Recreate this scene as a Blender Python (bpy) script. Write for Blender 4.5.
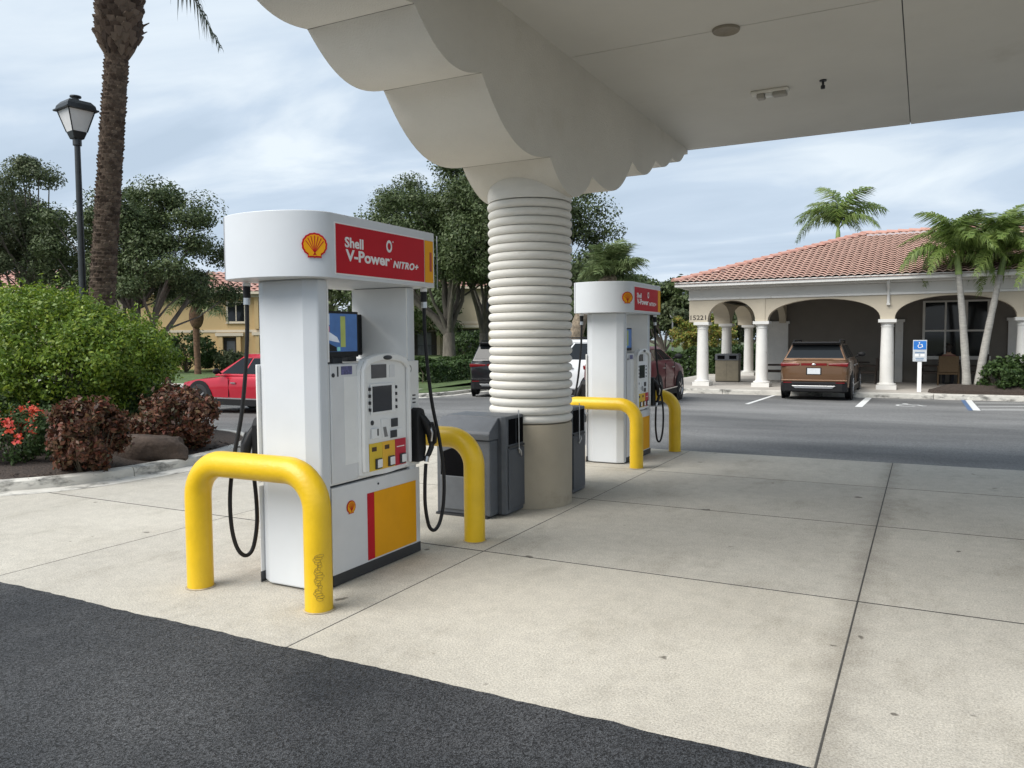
import bpy, bmesh, math, random
import numpy as np
from mathutils import Vector, Matrix
R = math.radians
PI = math.pi
scene = bpy.context.scene
for o in list(bpy.data.objects):
    bpy.data.objects.remove(o, do_unlink=True)
C = scene.collection

# ------------------------------------------------------------------ camera
# world axes: +y runs along the pump island (vanishing point 925,336), +x across it
CX, CY, CH = 512.0, 384.0, 1.6
V1 = (925.0, 336.0); V2 = (-1010.0, 350.0)
FPX = math.sqrt(-((V1[0]-CX)*(V2[0]-CX) + (V1[1]-CY)*(V2[1]-CY)))
def _k(v): return Vector(((v[0]-CX)/FPX, 1.0, -(v[1]-CY)/FPX)).normalized()
_Y = _k(V1); _X = -_k(V2); _X = (_X - _Y*_X.dot(_Y)).normalized(); _Z = _X.cross(_Y)
CAMM = Matrix((_X, _Y, _Z))                      # camera (right, forward, up) -> world
cam_d = bpy.data.cameras.new('camera'); cam = bpy.data.objects.new('camera', cam_d); C.objects.link(cam)
cam_d.sensor_width = 36; cam_d.lens = FPX/1024*36; cam_d.clip_end = 2000; cam_d.clip_start = 0.05
rt = CAMM @ Vector((1, 0, 0)); fw = CAMM @ Vector((0, 1, 0)); up = CAMM @ Vector((0, 0, 1))
cam.matrix_world = Matrix(((rt.x, up.x, -fw.x, 0), (rt.y, up.y, -fw.y, 0), (rt.z, up.z, -fw.z, CH), (0, 0, 0, 1)))
scene.camera = cam
def ray(u, v): return CAMM @ Vector(((u-CX)/FPX, 1.0, -(v-CY)/FPX))
def g(u, v, z=0.0):
    d = ray(u, v); return Vector((0, 0, CH)) + d*((z-CH)/d.z)
def aty(u, v, y):
    d = ray(u, v); return Vector((0, 0, CH)) + d*(y/d.y)
def atd(u, v, dep):                               # a point at a chosen depth in metres
    return Vector((0, 0, CH)) + ray(u, v)*dep

# ------------------------------------------------------------------ world, sun, exposure
SUN_EL, SUN_AZ = R(47), R(210)                    # high, veiled by cloud, from the left and behind the camera
w = bpy.data.worlds.new('World'); scene.world = w; w.use_nodes = True
nt = w.node_tree; nt.nodes.clear()
def N(nt, t, **k):
    n = nt.nodes.new(t)
    for a, b in k.items(): setattr(n, a, b)
    return n
L = nt.links.new
wo = N(nt, 'ShaderNodeOutputWorld'); bg = N(nt, 'ShaderNodeBackground'); bg.inputs[1].default_value = 0.0355
sky = N(nt, 'ShaderNodeTexSky', sky_type='NISHITA'); sky.sun_disc = False
sky.sun_elevation = SUN_EL; sky.sun_rotation = SUN_AZ; sky.air_density = 1.0; sky.dust_density = 1.5
tc = N(nt, 'ShaderNodeTexCoord'); sx = N(nt, 'ShaderNodeSeparateXYZ'); L(tc.outputs['Generated'], sx.inputs[0])
zz = N(nt, 'ShaderNodeMath', operation='MAXIMUM'); zz.inputs[1].default_value = 0.0; L(sx.outputs[2], zz.inputs[0])
za = N(nt, 'ShaderNodeMath', operation='ADD'); za.inputs[1].default_value = 0.16; L(zz.outputs[0], za.inputs[0])
dx = N(nt, 'ShaderNodeMath', operation='DIVIDE'); L(sx.outputs[0], dx.inputs[0]); L(za.outputs[0], dx.inputs[1])
dy = N(nt, 'ShaderNodeMath', operation='DIVIDE'); L(sx.outputs[1], dy.inputs[0]); L(za.outputs[0], dy.inputs[1])
cb = N(nt, 'ShaderNodeCombineXYZ'); L(dx.outputs[0], cb.inputs[0]); L(dy.outputs[0], cb.inputs[1])
mp = N(nt, 'ShaderNodeMapping'); mp.inputs['Rotation'].default_value = (0, 0, R(25)); mp.inputs['Scale'].default_value = (0.62, 1.0, 1); L(cb.outputs[0], mp.inputs[0])
n1 = N(nt, 'ShaderNodeTexNoise'); n1.inputs['Scale'].default_value = 1.35; n1.inputs['Detail'].default_value = 7; n1.inputs['Roughness'].default_value = 0.52; n1.inputs['Distortion'].default_value = 0.6; L(mp.outputs[0], n1.inputs['Vector'])
n2 = N(nt, 'ShaderNodeTexNoise'); n2.inputs['Scale'].default_value = 0.33; n2.inputs['Detail'].default_value = 4; L(mp.outputs[0], n2.inputs['Vector'])
r1 = N(nt, 'ShaderNodeValToRGB'); L(n1.outputs[0], r1.inputs[0])      # grey undersides to bright tops
r1.color_ramp.elements[0].position = 0.40; r1.color_ramp.elements[0].color = (4.8, 5.85, 7.1, 1)
r1.color_ramp.elements[1].position = 0.67; r1.color_ramp.elements[1].color = (7.6, 8.4, 9.1, 1)
e = r1.color_ramp.elements.new(0.52); e.color = (5.5, 6.55, 7.8, 1)
r2 = N(nt, 'ShaderNodeValToRGB'); L(n2.outputs[0], r2.inputs[0])      # how much blue shows through
r2.color_ramp.elements[0].position = 0.30; r2.color_ramp.elements[0].color = (0.45, 0.45, 0.45, 1)
r2.color_ramp.elements[1].position = 0.48; r2.color_ramp.elements[1].color = (1, 1, 1, 1)
mx = N(nt, 'ShaderNodeMix', data_type='RGBA'); L(r2.outputs[0], mx.inputs[0]); L(sky.outputs[0], mx.inputs[6]); L(r1.outputs[0], mx.inputs[7])
L(mx.outputs[2], bg.inputs[0]); L(bg.outputs[0], wo.inputs[0])
sd = bpy.data.lights.new('sun', 'SUN'); sd.energy = 1.5; sd.angle = R(50); sd.color = (1.0, 0.96, 0.9)
so = bpy.data.objects.new('sun', sd); C.objects.link(so)
sdir = Vector((math.sin(SUN_AZ)*math.cos(SUN_EL), math.cos(SUN_AZ)*math.cos(SUN_EL), math.sin(SUN_EL)))
so.rotation_euler = sdir.to_track_quat('Z', 'Y').to_euler(); so.location = sdir*60
vs = scene.view_settings; vs.view_transform = 'Standard'; vs.look = 'None'; vs.gamma = 1; vs.use_curve_mapping = False
vs.exposure = 1.66

# ------------------------------------------------------------------ materials
MATS = {}
def principled(name):
    m = bpy.data.materials.new(name); m.use_nodes = True
    return m, m.node_tree, m.node_tree.nodes['Principled BSDF']
def pm(name, col, rough=0.6, var=0.12, scale=6.0, bump=0.0, bscale=60.0, metal=0.0, spec=0.5, coat=0.0, detail=5, stain=None, emit=0.0, coord='Object', stretch=(1,1,1)):
    """base colour broken up by two scales of noise, with fine relief"""
    if name in MATS: return MATS[name]
    m, nt, b = principled(name); L = nt.links.new
    tc = N(nt, 'ShaderNodeTexCoord')
    if coord == 'World':
        vec = N(nt, 'ShaderNodeNewGeometry').outputs['Position']
    else: vec = tc.outputs['Object']
    mp = N(nt, 'ShaderNodeMapping'); mp.inputs['Scale'].default_value = stretch; L(vec, mp.inputs[0]); vec = mp.outputs[0]
    n = N(nt, 'ShaderNodeTexNoise'); n.inputs['Scale'].default_value = scale; n.inputs['Detail'].default_value = detail; n.inputs['Roughness'].default_value = 0.6; L(vec, n.inputs['Vector'])
    r = N(nt, 'ShaderNodeValToRGB'); L(n.outputs[0], r.inputs[0])
    r.color_ramp.elements[0].position = 0.3; r.color_ramp.elements[1].position = 0.7
    r.color_ramp.elements[0].color = tuple(max(0, c*(1-var)) for c in col) + (1,)
    r.color_ramp.elements[1].color = tuple(min(1, c*(1+var)) for c in col) + (1,)
    out = r.outputs[0]
    if stain:                                                  # (colour, scale, threshold)
        n3 = N(nt, 'ShaderNodeTexNoise'); n3.inputs['Scale'].default_value = stain[1]; n3.inputs['Detail'].default_value = 8; n3.inputs['Roughness'].default_value = 0.65; L(vec, n3.inputs['Vector'])
        r3 = N(nt, 'ShaderNodeValToRGB'); L(n3.outputs[0], r3.inputs[0]); r3.color_ramp.elements[0].position = stain[2]; r3.color_ramp.elements[1].position = min(1, stain[2]+0.14)
        mx = N(nt, 'ShaderNodeMix', data_type='RGBA'); L(r3.outputs[0], mx.inputs[0]); L(out, mx.inputs[6]); mx.inputs[7].default_value = tuple(stain[0])+(1,)
        out = mx.outputs[2]
    L(out, b.inputs['Base Color'])
    b.inputs['Roughness'].default_value = rough; b.inputs['Metallic'].default_value = metal
    b.inputs['Specular IOR Level'].default_value = spec; b.inputs['Coat Weight'].default_value = coat
    if emit: L(out, b.inputs['Emission Color']); b.inputs['Emission Strength'].default_value = emit
    if bump:
        n2 = N(nt, 'ShaderNodeTexNoise'); n2.inputs['Scale'].default_value = bscale; n2.inputs['Detail'].default_value = 4; L(vec, n2.inputs['Vector'])
        bp = N(nt, 'ShaderNodeBump'); bp.inputs['Strength'].default_value = bump; bp.inputs['Distance'].default_value = 0.02; L(n2.outputs[0], bp.inputs['Height']); L(bp.outputs[0], b.inputs['Normal'])
    MATS[name] = m; return m
def leafmat(name, cols, rough=0.5, trans=0.25):
    if name in MATS: return MATS[name]
    m, nt, b = principled(name); L = nt.links.new
    ge = N(nt, 'ShaderNodeNewGeometry'); r = N(nt, 'ShaderNodeValToRGB'); L(ge.outputs['Random Per Island'], r.inputs[0])
    el = r.color_ramp.elements
    el[0].position = 0; el[0].color = tuple(cols[0])+(1,); el[1].position = 1; el[1].color = tuple(cols[-1])+(1,)
    for i, c in enumerate(cols[1:-1]):
        e = el.new((i+1)/(len(cols)-1)); e.color = tuple(c)+(1,)
    L(r.outputs[0], b.inputs['Base Color']); b.inputs['Roughness'].default_value = rough; b.inputs['Specular IOR Level'].default_value = 0.35
    t = N(nt, 'ShaderNodeBsdfTranslucent'); L(r.outputs[0], t.inputs[0])
    ms = N(nt, 'ShaderNodeMixShader'); ms.inputs[0].default_value = trans
    L(b.outputs[0], ms.inputs[1]); L(t.outputs[0], ms.inputs[2]); L(ms.outputs[0], nt.nodes['Material Output'].inputs[0])
    MATS[name] = m; return m
def glassmat(name, col, rough=0.04):
    m, nt, b = principled(name); b.inputs['Base Color'].default_value = tuple(col)+(1,); b.inputs['Roughness'].default_value = rough
    b.inputs['Specular IOR Level'].default_value = 0.4; MATS[name] = m; return m

def concretemat():
    m, nt, b = principled('concrete_slab'); L = nt.links.new
    pos = N(nt, 'ShaderNodeNewGeometry').outputs['Position']; oi = N(nt, 'ShaderNodeObjectInfo')
    def noise(s, d, r=0.6, st=None):
        v = pos
        if st:
            q = N(nt, 'ShaderNodeMapping'); q.inputs['Scale'].default_value = st; L(pos, q.inputs[0]); v = q.outputs[0]
        n = N(nt, 'ShaderNodeTexNoise'); n.inputs['Scale'].default_value = s; n.inputs['Detail'].default_value = d; n.inputs['Roughness'].default_value = r; L(v, n.inputs['Vector']); return n.outputs[0]
    def ramp(src, a, b_, ca, cb_):
        r = N(nt, 'ShaderNodeValToRGB'); L(src, r.inputs[0]); e = r.color_ramp.elements
        e[0].position = a; e[0].color = tuple(ca)+(1,); e[1].position = b_; e[1].color = tuple(cb_)+(1,); return r.outputs[0]
    def mul(a, b_, f=1.0):
        x = N(nt, 'ShaderNodeMix', data_type='RGBA', blend_type='MULTIPLY'); x.inputs[0].default_value = f; L(a, x.inputs[6]); L(b_, x.inputs[7]); return x.outputs[2]
    base = ramp(noise(0.7, 6), 0.3, 0.7, (0.47, 0.447, 0.398), (0.575, 0.55, 0.492))
    spk = ramp(noise(95, 2, 0.8), 0.33, 0.62, (0.66, 0.65, 0.63), (1.08, 1.07, 1.05))
    mid = ramp(noise(9, 6, 0.7), 0.28, 0.72, (0.86, 0.86, 0.86), (1.06, 1.06, 1.05))
    stn = ramp(noise(2.3, 9, 0.72, (1.0, 0.45, 1.0)), 0.30, 0.48, (0.80, 0.79, 0.77), (1, 1, 1))
    dot = ramp(noise(6.5, 2, 0.4), 0.235, 0.262, (0.35, 0.34, 0.33), (1, 1, 1))
    col = mul(mul(mul(mul(base, spk), mid), stn), dot)
    orr = ramp(oi.outputs['Random'], 0, 1, (0.93, 0.93, 0.94), (1.04, 1.03, 1.02))
    col = mul(col, orr)
    # tyre grime along the joint in the middle of the lane (x about -0.33), wandering with noise
    sp = N(nt, 'ShaderNodeSeparateXYZ'); L(pos, sp.inputs[0])
    a = N(nt, 'ShaderNodeMath', operation='ADD'); a.inputs[1].default_value = 0.33; L(sp.outputs[0], a.inputs[0])
    ab = N(nt, 'ShaderNodeMath', operation='ABSOLUTE'); L(a.outputs[0], ab.inputs[0])
    nn = N(nt, 'ShaderNodeMath', operation='MULTIPLY_ADD'); L(noise(5, 6, 0.7), nn.inputs[0]); nn.inputs[1].default_value = 0.30; L(ab.outputs[0], nn.inputs[2])
    gr = ramp(nn.outputs[0], 0.14, 0.30, (0.74, 0.73, 0.72), (1, 1, 1))
    col = mul(col, gr)
    L(col, b.inputs['Base Color']); b.inputs['Roughness'].default_value = 0.82; b.inputs['Specular IOR Level'].default_value = 0.3
    bp = N(nt, 'ShaderNodeBump'); bp.inputs['Strength'].default_value = 0.35; bp.inputs['Distance'].default_value = 0.01; L(noise(120, 3), bp.inputs['Height']); L(bp.outputs[0], b.inputs['Normal'])
    return m
def asphaltmat(name, lo, hi, spk=(0.5, 1.9), spkscale=110, blot=0.6, rough=0.85, st=(1,1,1)):
    m, nt, b = principled(name); L = nt.links.new
    pos = N(nt, 'ShaderNodeNewGeometry').outputs['Position']
    q = N(nt, 'ShaderNodeMapping'); q.inputs['Scale'].default_value = st; L(pos, q.inputs[0])
    def noise(s, d, r, v): 
        n = N(nt, 'ShaderNodeTexNoise'); n.inputs['Scale'].default_value = s; n.inputs['Detail'].default_value = d; n.inputs['Roughness'].default_value = r; L(v, n.inputs['Vector']); return n.outputs[0]
    r = N(nt, 'ShaderNodeValToRGB'); L(noise(blot, 7, 0.6, q.outputs[0]), r.inputs[0]); e = r.color_ramp.elements
    e[0].position = 0.33; e[0].color = tuple(lo)+(1,); e[1].position = 0.67; e[1].color = tuple(hi)+(1,)
    vo = N(nt, 'ShaderNodeTexVoronoi'); vo.inputs['Scale'].default_value = spkscale; L(pos, vo.inputs['Vector'])
    r2 = N(nt, 'ShaderNodeValToRGB'); L(vo.outputs['Color'], r2.inputs[0]); e = r2.color_ramp.elements
    e[0].position = 0.25; e[0].color = (spk[0],)*3+(1,); e[1].position = 0.95; e[1].color = (spk[1],)*3+(1,)
    x = N(nt, 'ShaderNodeMix', data_type='RGBA', blend_type='MULTIPLY'); x.inputs[0].default_value = 1; L(r.outputs[0], x.inputs[6]); L(r2.outputs[0], x.inputs[7])
    L(x.outputs[2], b.inputs['Base Color']); b.inputs['Roughness'].default_value = rough; b.inputs['Specular IOR Level'].default_value = 0.35
    bp = N(nt, 'ShaderNodeBump'); bp.inputs['Strength'].default_value = 0.8; bp.inputs['Distance'].default_value = 0.007; L(vo.outputs['Distance'], bp.inputs['Height']); L(bp.outputs[0], b.inputs['Normal'])
    return m

M_conc = concretemat()
M_asph = asphaltmat('new_asphalt', (0.014, 0.016, 0.019), (0.050, 0.051, 0.053), (0.30, 3.0), 170, 0.75)
M_lot = asphaltmat('old_asphalt', (0.105, 0.105, 0.104), (0.25, 0.246, 0.238), (0.75, 1.25), 60, 0.32, 0.8, (0.35, 1.1, 1))
M_kerb = pm('kerb_concrete', (0.55, 0.53, 0.48), 0.85, 0.14, 4, 0.3, 50, stain=((0.16, 0.155, 0.14), 3.0, 0.50), coord='World', stretch=(1, 1, 2.5))
M_walk = pm('sidewalk', (0.46, 0.44, 0.40), 0.85, 0.12, 1.5, 0.2, 60, coord='World')
M_mulch = pm('mulch', (0.045, 0.033, 0.026), 0.95, 0.7, 38, 1.0, 40, coord='World')
M_lawn = pm('lawn', (0.075, 0.115, 0.035), 0.9, 0.4, 3.5, 0.6, 45, coord='World')
M_soil = pm('soil', (0.10, 0.11, 0.06), 0.95, 0.4, 2, coord='World')
M_yel = pm('safety_yellow', (0.72, 0.46, 0.012), 0.36, 0.08, 4, 0.12, 45, spec=0.5, stain=((0.24, 0.16, 0.035), 11.0, 0.695))
M_white = pm('white_powdercoat', (0.62, 0.645, 0.67), 0.32, 0.035, 2.5, 0, spec=0.45)
M_pumpw = pm('pump_plastic_white', (0.79, 0.79, 0.775), 0.42, 0.04, 4, stain=((0.66, 0.65, 0.62), 3.5, 0.62))
M_pumpg = pm('pump_panel_grey', (0.67, 0.675, 0.68), 0.45, 0.04, 4)
M_black = pm('black_rubber', (0.012, 0.012, 0.013), 0.5, 0.2, 20, spec=0.3)
M_dark = pm('dark_trim', (0.030, 0.032, 0.036), 0.4, 0.15, 10)
M_red = pm('sign_red', (0.50, 0.008, 0.018), 0.5, 0.06, 3, spec=0.2)
M_ylw = pm('sign_yellow', (0.80, 0.36, 0.006), 0.5, 0.06, 3, spec=0.2)
M_ylw2 = pm('grade_yellow', (0.72, 0.50, 0.03), 0.4, 0.05, 6)
M_letw = pm('lettering_white', (0.80, 0.80, 0.79), 0.45, 0.03, 6)
M_grey = pm('bin_grey', (0.095, 0.103, 0.115), 0.5, 0.12, 9, 0.25, 220, stain=((0.16, 0.165, 0.17), 5, 0.64))
M_grey2 = pm('bin_door_grey', (0.075, 0.082, 0.093), 0.5, 0.12, 9, 0.25, 220)
M_steel = pm('steel', (0.55, 0.55, 0.55), 0.3, 0.1, 20, metal=1.0)
M_stucco = pm('canopy_stucco', (0.67, 0.64, 0.575), 0.85, 0.06, 1.2, 0.35, 90, stain=((0.61, 0.575, 0.50), 1.6, 0.60))
M_soffit = pm('soffit_paint', (0.66, 0.64, 0.59), 0.8, 0.05, 0.8, 0.06, 60, stain=((0.60, 0.575, 0.52), 0.9, 0.62))
M_ring = pm('column_white', (0.69, 0.67, 0.62), 0.7, 0.05, 5, 0.1, 60, stain=((0.53, 0.50, 0.44), 5, 0.60), stretch=(1, 1, 3))
M_tan = pm('column_tan', (0.37, 0.32, 0.24), 0.75, 0.06, 3, 0.1, 60, stain=((0.31, 0.265, 0.195), 4, 0.60))
M_screen = glassmat('screen_glass', (0.030, 0.033, 0.040), 0.08)
M_glass = glassmat('window_glass', (0.012, 0.014, 0.016), 0.05)
M_carglass = glassmat('car_glass', (0.012, 0.014, 0.016), 0.03)
M_bldg = pm('store_stucco', (0.52, 0.46, 0.36), 0.85, 0.05, 1.5, 0.15, 40)
M_frieze = pm('store_frieze', (0.64, 0.625, 0.585), 0.8, 0.05, 1.5)
M_trimw = pm('store_white_trim', (0.70, 0.69, 0.66), 0.65, 0.05, 4, 0.08, 40, stain=((0.5, 0.48, 0.43), 5, 0.62))
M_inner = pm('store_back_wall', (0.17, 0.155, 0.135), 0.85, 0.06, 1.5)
M_paint = pm('road_paint_white', (0.68, 0.68, 0.66), 0.7, 0.1, 6, stain=((0.30, 0.30, 0.30), 9, 0.60), coord='World')
M_blue = pm('road_paint_blue', (0.07, 0.14, 0.28), 0.7, 0.15, 6, stain=((0.12, 0.13, 0.15), 8, 0.50), coord='World')
M_tyre = pm('tyre', (0.016, 0.016, 0.017), 0.75, 0.2, 30)
M_rim = pm('alloy', (0.50, 0.50, 0.51), 0.3, 0.1, 20, metal=0.9)
M_bark = pm('oak_bark', (0.17, 0.15, 0.125), 0.95, 0.35, 7, 0.8, 18, stretch=(1, 1, 0.3))
M_palmbark = pm('palm_bark', (0.075, 0.052, 0.036), 0.95, 0.45, 12, 0.8, 25)
M_palmgrey = pm('palm_grey_trunk', (0.34, 0.325, 0.295), 0.9, 0.25, 6, 0.5, 25, stretch=(1, 1, 3))

# ------------------------------------------------------------------ mesh helpers
class MB:
    def __init__(s): s.v = []; s.f = []
    def add(s, vs, fs):
        k = len(s.v); s.v += [tuple(p) for p in vs]; s.f += [tuple(i+k for i in q) for q in fs]; return s
    def box(s, x0, x1, y0, y1, z0, z1):
        return s.add([(x0,y0,z0),(x1,y0,z0),(x1,y1,z0),(x0,y1,z0),(x0,y0,z1),(x1,y0,z1),(x1,y1,z1),(x0,y1,z1)],
                     [(3,2,1,0),(4,5,6,7),(0,1,5,4),(1,2,6,5),(2,3,7,6),(3,0,4,7)])
    def prism(s, poly, a0, a1, axis='z', poly2=None):
        n = len(poly); p2 = poly2 or poly
        def P(q, a):
            return (q[0],q[1],a) if axis == 'z' else ((a,q[0],q[1]) if axis == 'x' else (q[0],a,q[1]))
        return s.add([P(q,a0) for q in poly]+[P(q,a1) for q in p2],
                     [tuple(range(n-1,-1,-1)), tuple(range(n,2*n))]+[(i,(i+1)%n,n+(i+1)%n,n+i) for i in range(n)])
    def tube(s, path, r, n=8, caps=True):
        path = [Vector(p) for p in path]; m = len(path); rs = r if isinstance(r,(list,tuple)) else [r]*m
        ref = None; vs = []
        for i in range(m):
            t = (path[min(i+1,m-1)]-path[max(i-1,0)]).normalized()
            if ref is None: ref = Vector((0,0,1)) if abs(t.z) < 0.9 else Vector((1,0,0))
            a = (ref - t*ref.dot(t)).normalized(); b = t.cross(a); ref = a
            for j in range(n):
                q = 2*PI*j/n; vs.append(path[i]+(a*math.cos(q)+b*math.sin(q))*rs[i])
        fs = [(i*n+j, i*n+(j+1)%n, (i+1)*n+(j+1)%n, (i+1)*n+j) for i in range(m-1) for j in range(n)]
        if caps: fs += [tuple(range(n-1,-1,-1)), tuple((m-1)*n+j for j in range(n))]
        return s.add(vs, fs)
    def lathe(s, prof, n=24, c=(0,0,0), caps=True):
        vs = [(c[0]+r*math.cos(2*PI*j/n), c[1]+r*math.sin(2*PI*j/n), c[2]+z) for r, z in prof for j in range(n)]
        m = len(prof)
        fs = [(i*n+j, i*n+(j+1)%n, (i+1)*n+(j+1)%n, (i+1)*n+j) for i in range(m-1) for j in range(n)]
        if caps: fs += [tuple(range(n-1,-1,-1)), tuple((m-1)*n+j for j in range(n))]
        return s.add(vs, fs)
    def ell(s, c, rx, ry, rz, nu=14, nv=9):
        prof = [(max(0.001, math.sin(PI*i/nv)), -math.cos(PI*i/nv)) for i in range(nv+1)]
        k = len(s.v); s.lathe(prof, nu)
        for i in range(k, len(s.v)):
            x, y, z = s.v[i]; s.v[i] = (c[0]+x*rx, c[1]+y*ry, c[2]+z*rz)
        return s
    def xf(s, M):
        s.v = [tuple(M @ Vector(p)) for p in s.v]; return s
    def mesh(s, name, mat, smooth=None, recalc=True):
        me = bpy.data.meshes.new(name); me.from_pydata(s.v, [], s.f)
        if recalc:
            bm = bmesh.new(); bm.from_mesh(me); bmesh.ops.recalc_face_normals(bm, faces=bm.faces); bm.to_mesh(me); bm.free()
        me.materials.append(mat)
        if smooth is not None:
            me.polygons.foreach_set('use_smooth', [True]*len(me.polygons))
            if smooth < 179: me.set_sharp_from_angle(angle=R(smooth))
        me.update(); return me
    def build(s, name, mat, parent=None, smooth=None, bevel=0.0, loc=None, kind=None, seg=2):
        o = bpy.data.objects.new(name, s.mesh(name, mat, smooth)); C.objects.link(o)
        if parent: o.parent = parent
        if loc: o.location = loc
        if bevel:
            b = o.modifiers.new('bevel', 'BEVEL'); b.width = bevel; b.segments = seg; b.limit_method = 'ANGLE'; b.angle_limit = R(40); b.harden_normals = False
        if kind: o['kind'] = kind
        return o
def tag(o, label, cat, group=None):
    o['label'] = label; o['category'] = cat
    if group: o['group'] = group
    return o
def thing(name, label, cat, loc=(0,0,0), rz=0.0, group=None):
    o = bpy.data.objects.new(name, None); o.empty_display_size = 0.2; C.objects.link(o); o.location = loc; o.rotation_euler = (0,0,rz)
    return tag(o, label, cat, group)
def inst(name, me, parent=None, loc=(0,0,0), rot=(0,0,0), scale=(1,1,1)):
    o = bpy.data.objects.new(name, me); C.objects.link(o); o.location = loc; o.rotation_euler = rot; o.scale = scale
    if parent: o.parent = parent
    return o
def structure(o): o['kind'] = 'structure'; return o
def textmesh(body, width, height, depth=0.003, shear=0.0, fat=0.0, spacing=1.0):
    """lettering lying in the xy plane from (0,0), fitted to width x height"""
    cu = bpy.data.curves.new('lettering', 'FONT'); cu.body = body; cu.extrude = depth; cu.shear = shear; cu.offset = fat; cu.space_character = spacing; cu.resolution_u = 3
    o = bpy.data.objects.new('lettering', cu); C.objects.link(o); bpy.context.view_layer.update()
    me = bpy.data.meshes.new_from_object(o.evaluated_get(bpy.context.evaluated_depsgraph_get()))
    bpy.data.objects.remove(o)
    co = np.empty(len(me.vertices)*3, np.float32); me.vertices.foreach_get('co', co); co = co.reshape(-1,3)
    mn = co.min(0); mxx = co.max(0)
    co[:,0] = (co[:,0]-mn[0])/(mxx[0]-mn[0])*width; co[:,1] = (co[:,1]-mn[1])/(mxx[1]-mn[1])*height
    me.vertices.foreach_set('co', co.reshape(-1)); me.materials.clear(); me.update(); return me
def text_obj(body, width, height, mat, parent, loc, rot, **k):
    me = textmesh(body, width, height, **k); me.materials.append(mat)
    o = inst('lettering', me, parent, loc, rot); return o

# ------------------------------------------------------------------ ground levels
def gz(x, y):
    return -0.0125*min(16, max(0, y-11.2)) - 0.022*min(9, max(0, -x-8.6))
def sheet(name, x0, x1, y0, y1, step, dz, mat):
    nx = max(1, int((x1-x0)/step)); ny = max(1, int((y1-y0)/step)); m = MB()
    vs = [(x0+(x1-x0)*i/nx, y0+(y1-y0)*j/ny) for j in range(ny+1) for i in range(nx+1)]
    m.add([(x, y, gz(x, y)+dz) for x, y in vs], [(j*(nx+1)+i, j*(nx+1)+i+1, (j+1)*(nx+1)+i+1, (j+1)*(nx+1)+i) for j in range(ny) for i in range(nx)])
    return structure(m.build(name, mat, smooth=180))
gm = MB(); gm.add([(-900,-900,-0.9),(900,-900,-0.9),(900,900,-0.9),(-900,900,-0.9)], [(0,1,2,3)]); structure(gm.build('ground', M_soil))
sheet('driveway', -60, 40, -25, 3.6, 1.3, -0.013, M_asph)
sheet('parking_lot', -70, 50, 3.6, 95, 1.2, -0.013, M_lot)

# concrete forecourt: every slab its own piece
pad = MB(); pad.box(-12.9, 5.7, 3.35, 10.9, -0.6, -0.10); pad = structure(pad.build('concrete_forecourt', M_conc))
rs = random.Random(4)
XJ = [-8.9, -5.62, -2.93, -0.33, 2.27, 4.9]; YJ = [3.03, 5.14, 7.29, 9.2, 11.05]
for i in range(len(XJ)-1):
    for j in range(len(YJ)-1):
        if XJ[i] < -5 and j == 0: pass
        q = 0.0045
        m = MB(); m.box(XJ[i]+q, XJ[i+1]-q, YJ[j]+0.010, YJ[j+1]-0.010, -0.30, rs.uniform(-0.0012, 0.0))
        m.build('slab', M_conc, pad, bevel=0.002, seg=1)
m = MB(); m.box(-16.5, XJ[0]-0.006, 3.03, 5.6, -0.30, 0.0); m.build('slab', M_conc, pad, bevel=0.006, seg=1)
M_joint = pm('joint_sealant', (0.055, 0.052, 0.047), 0.9, 0.4, 12, coord='World')
for x in XJ[1:-1]: MB().box(x-0.0043, x+0.0043, YJ[0]+0.01, YJ[-1]-0.01, -0.2, -0.0018).build('joint', M_joint, pad)
for y in YJ[1:-1]:
    for i in range(len(XJ)-1): MB().box(XJ[i]+0.005, XJ[i+1]-0.005, y-0.0098, y+0.0098, -0.2, -0.0018).build('joint', M_joint, pad)
# ragged lip of asphalt over the slab edge
m = MB(); n = 700; top = []; rg = random.Random(9); wv = 0
for i in range(n+1):
    x = -16 + 21*i/n; wv = wv*0.80 + rg.uniform(-1, 1)*0.005
    top.append((x, 3.04+wv+0.005*math.sin(x*1.7)))
m.add([(x, 2.6, -0.0125) for x, y in top]+[(x, y-0.03, 0.003) for x, y in top]+[(x, y, 0.0035) for x, y in top],
      [(i, i+1, n+2+i, n+1+i) for i in range(n)]+[(n+1+i, n+2+i, 2*n+3+i, 2*n+2+i) for i in range(n)])
structure(m.build('asphalt_edge', M_asph, smooth=60))

# ------------------------------------------------------------------ canopy with scalloped beams
CXL, CYC = -3.42, 6.96                     # column
SOF = 4.2
can = thing('canopy', 'large cream stucco canopy with scalloped beam on ringed columns over the fuel lane', 'canopy', (CXL, CYC, 0))
def lobes():
    cus = [(0, 0)]
    cu = [(0.50, 3.205), (1.715, 3.585), (2.59, 3.77), (3.30, 3.95), (3.92, 4.13)]
    half = []
    # centre lobe
    pts = [(-0.5+i/16.0, 3.205-0.27*math.sin(PI*i/16)**0.8) for i in range(17)]
    def arc(a, b):
        ch = math.hypot(b[0]-a[0], b[1]-a[1]); sag = (0.155 if a[0] < 2 else 0.12)*ch; out = []
        nx, nz = (b[1]-a[1])/ch, -(b[0]-a[0])/ch
        for i in range(1, 15):
            t = i/14; s_ = 4*t*(1-t)*sag; s_ = s_*(1.12-0.12*(2*t-1)**2)
            out.append((a[0]+(b[0]-a[0])*t+nx*s_, a[1]+(b[1]-a[1])*t+nz*s_))
        return out
    right = []
    for a, b in zip(cu[:-1], cu[1:]): right += arc(a, b)
    left = [(-y, z) for y, z in right][::-1]
    return left + pts + right
LB = lobes()
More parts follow.
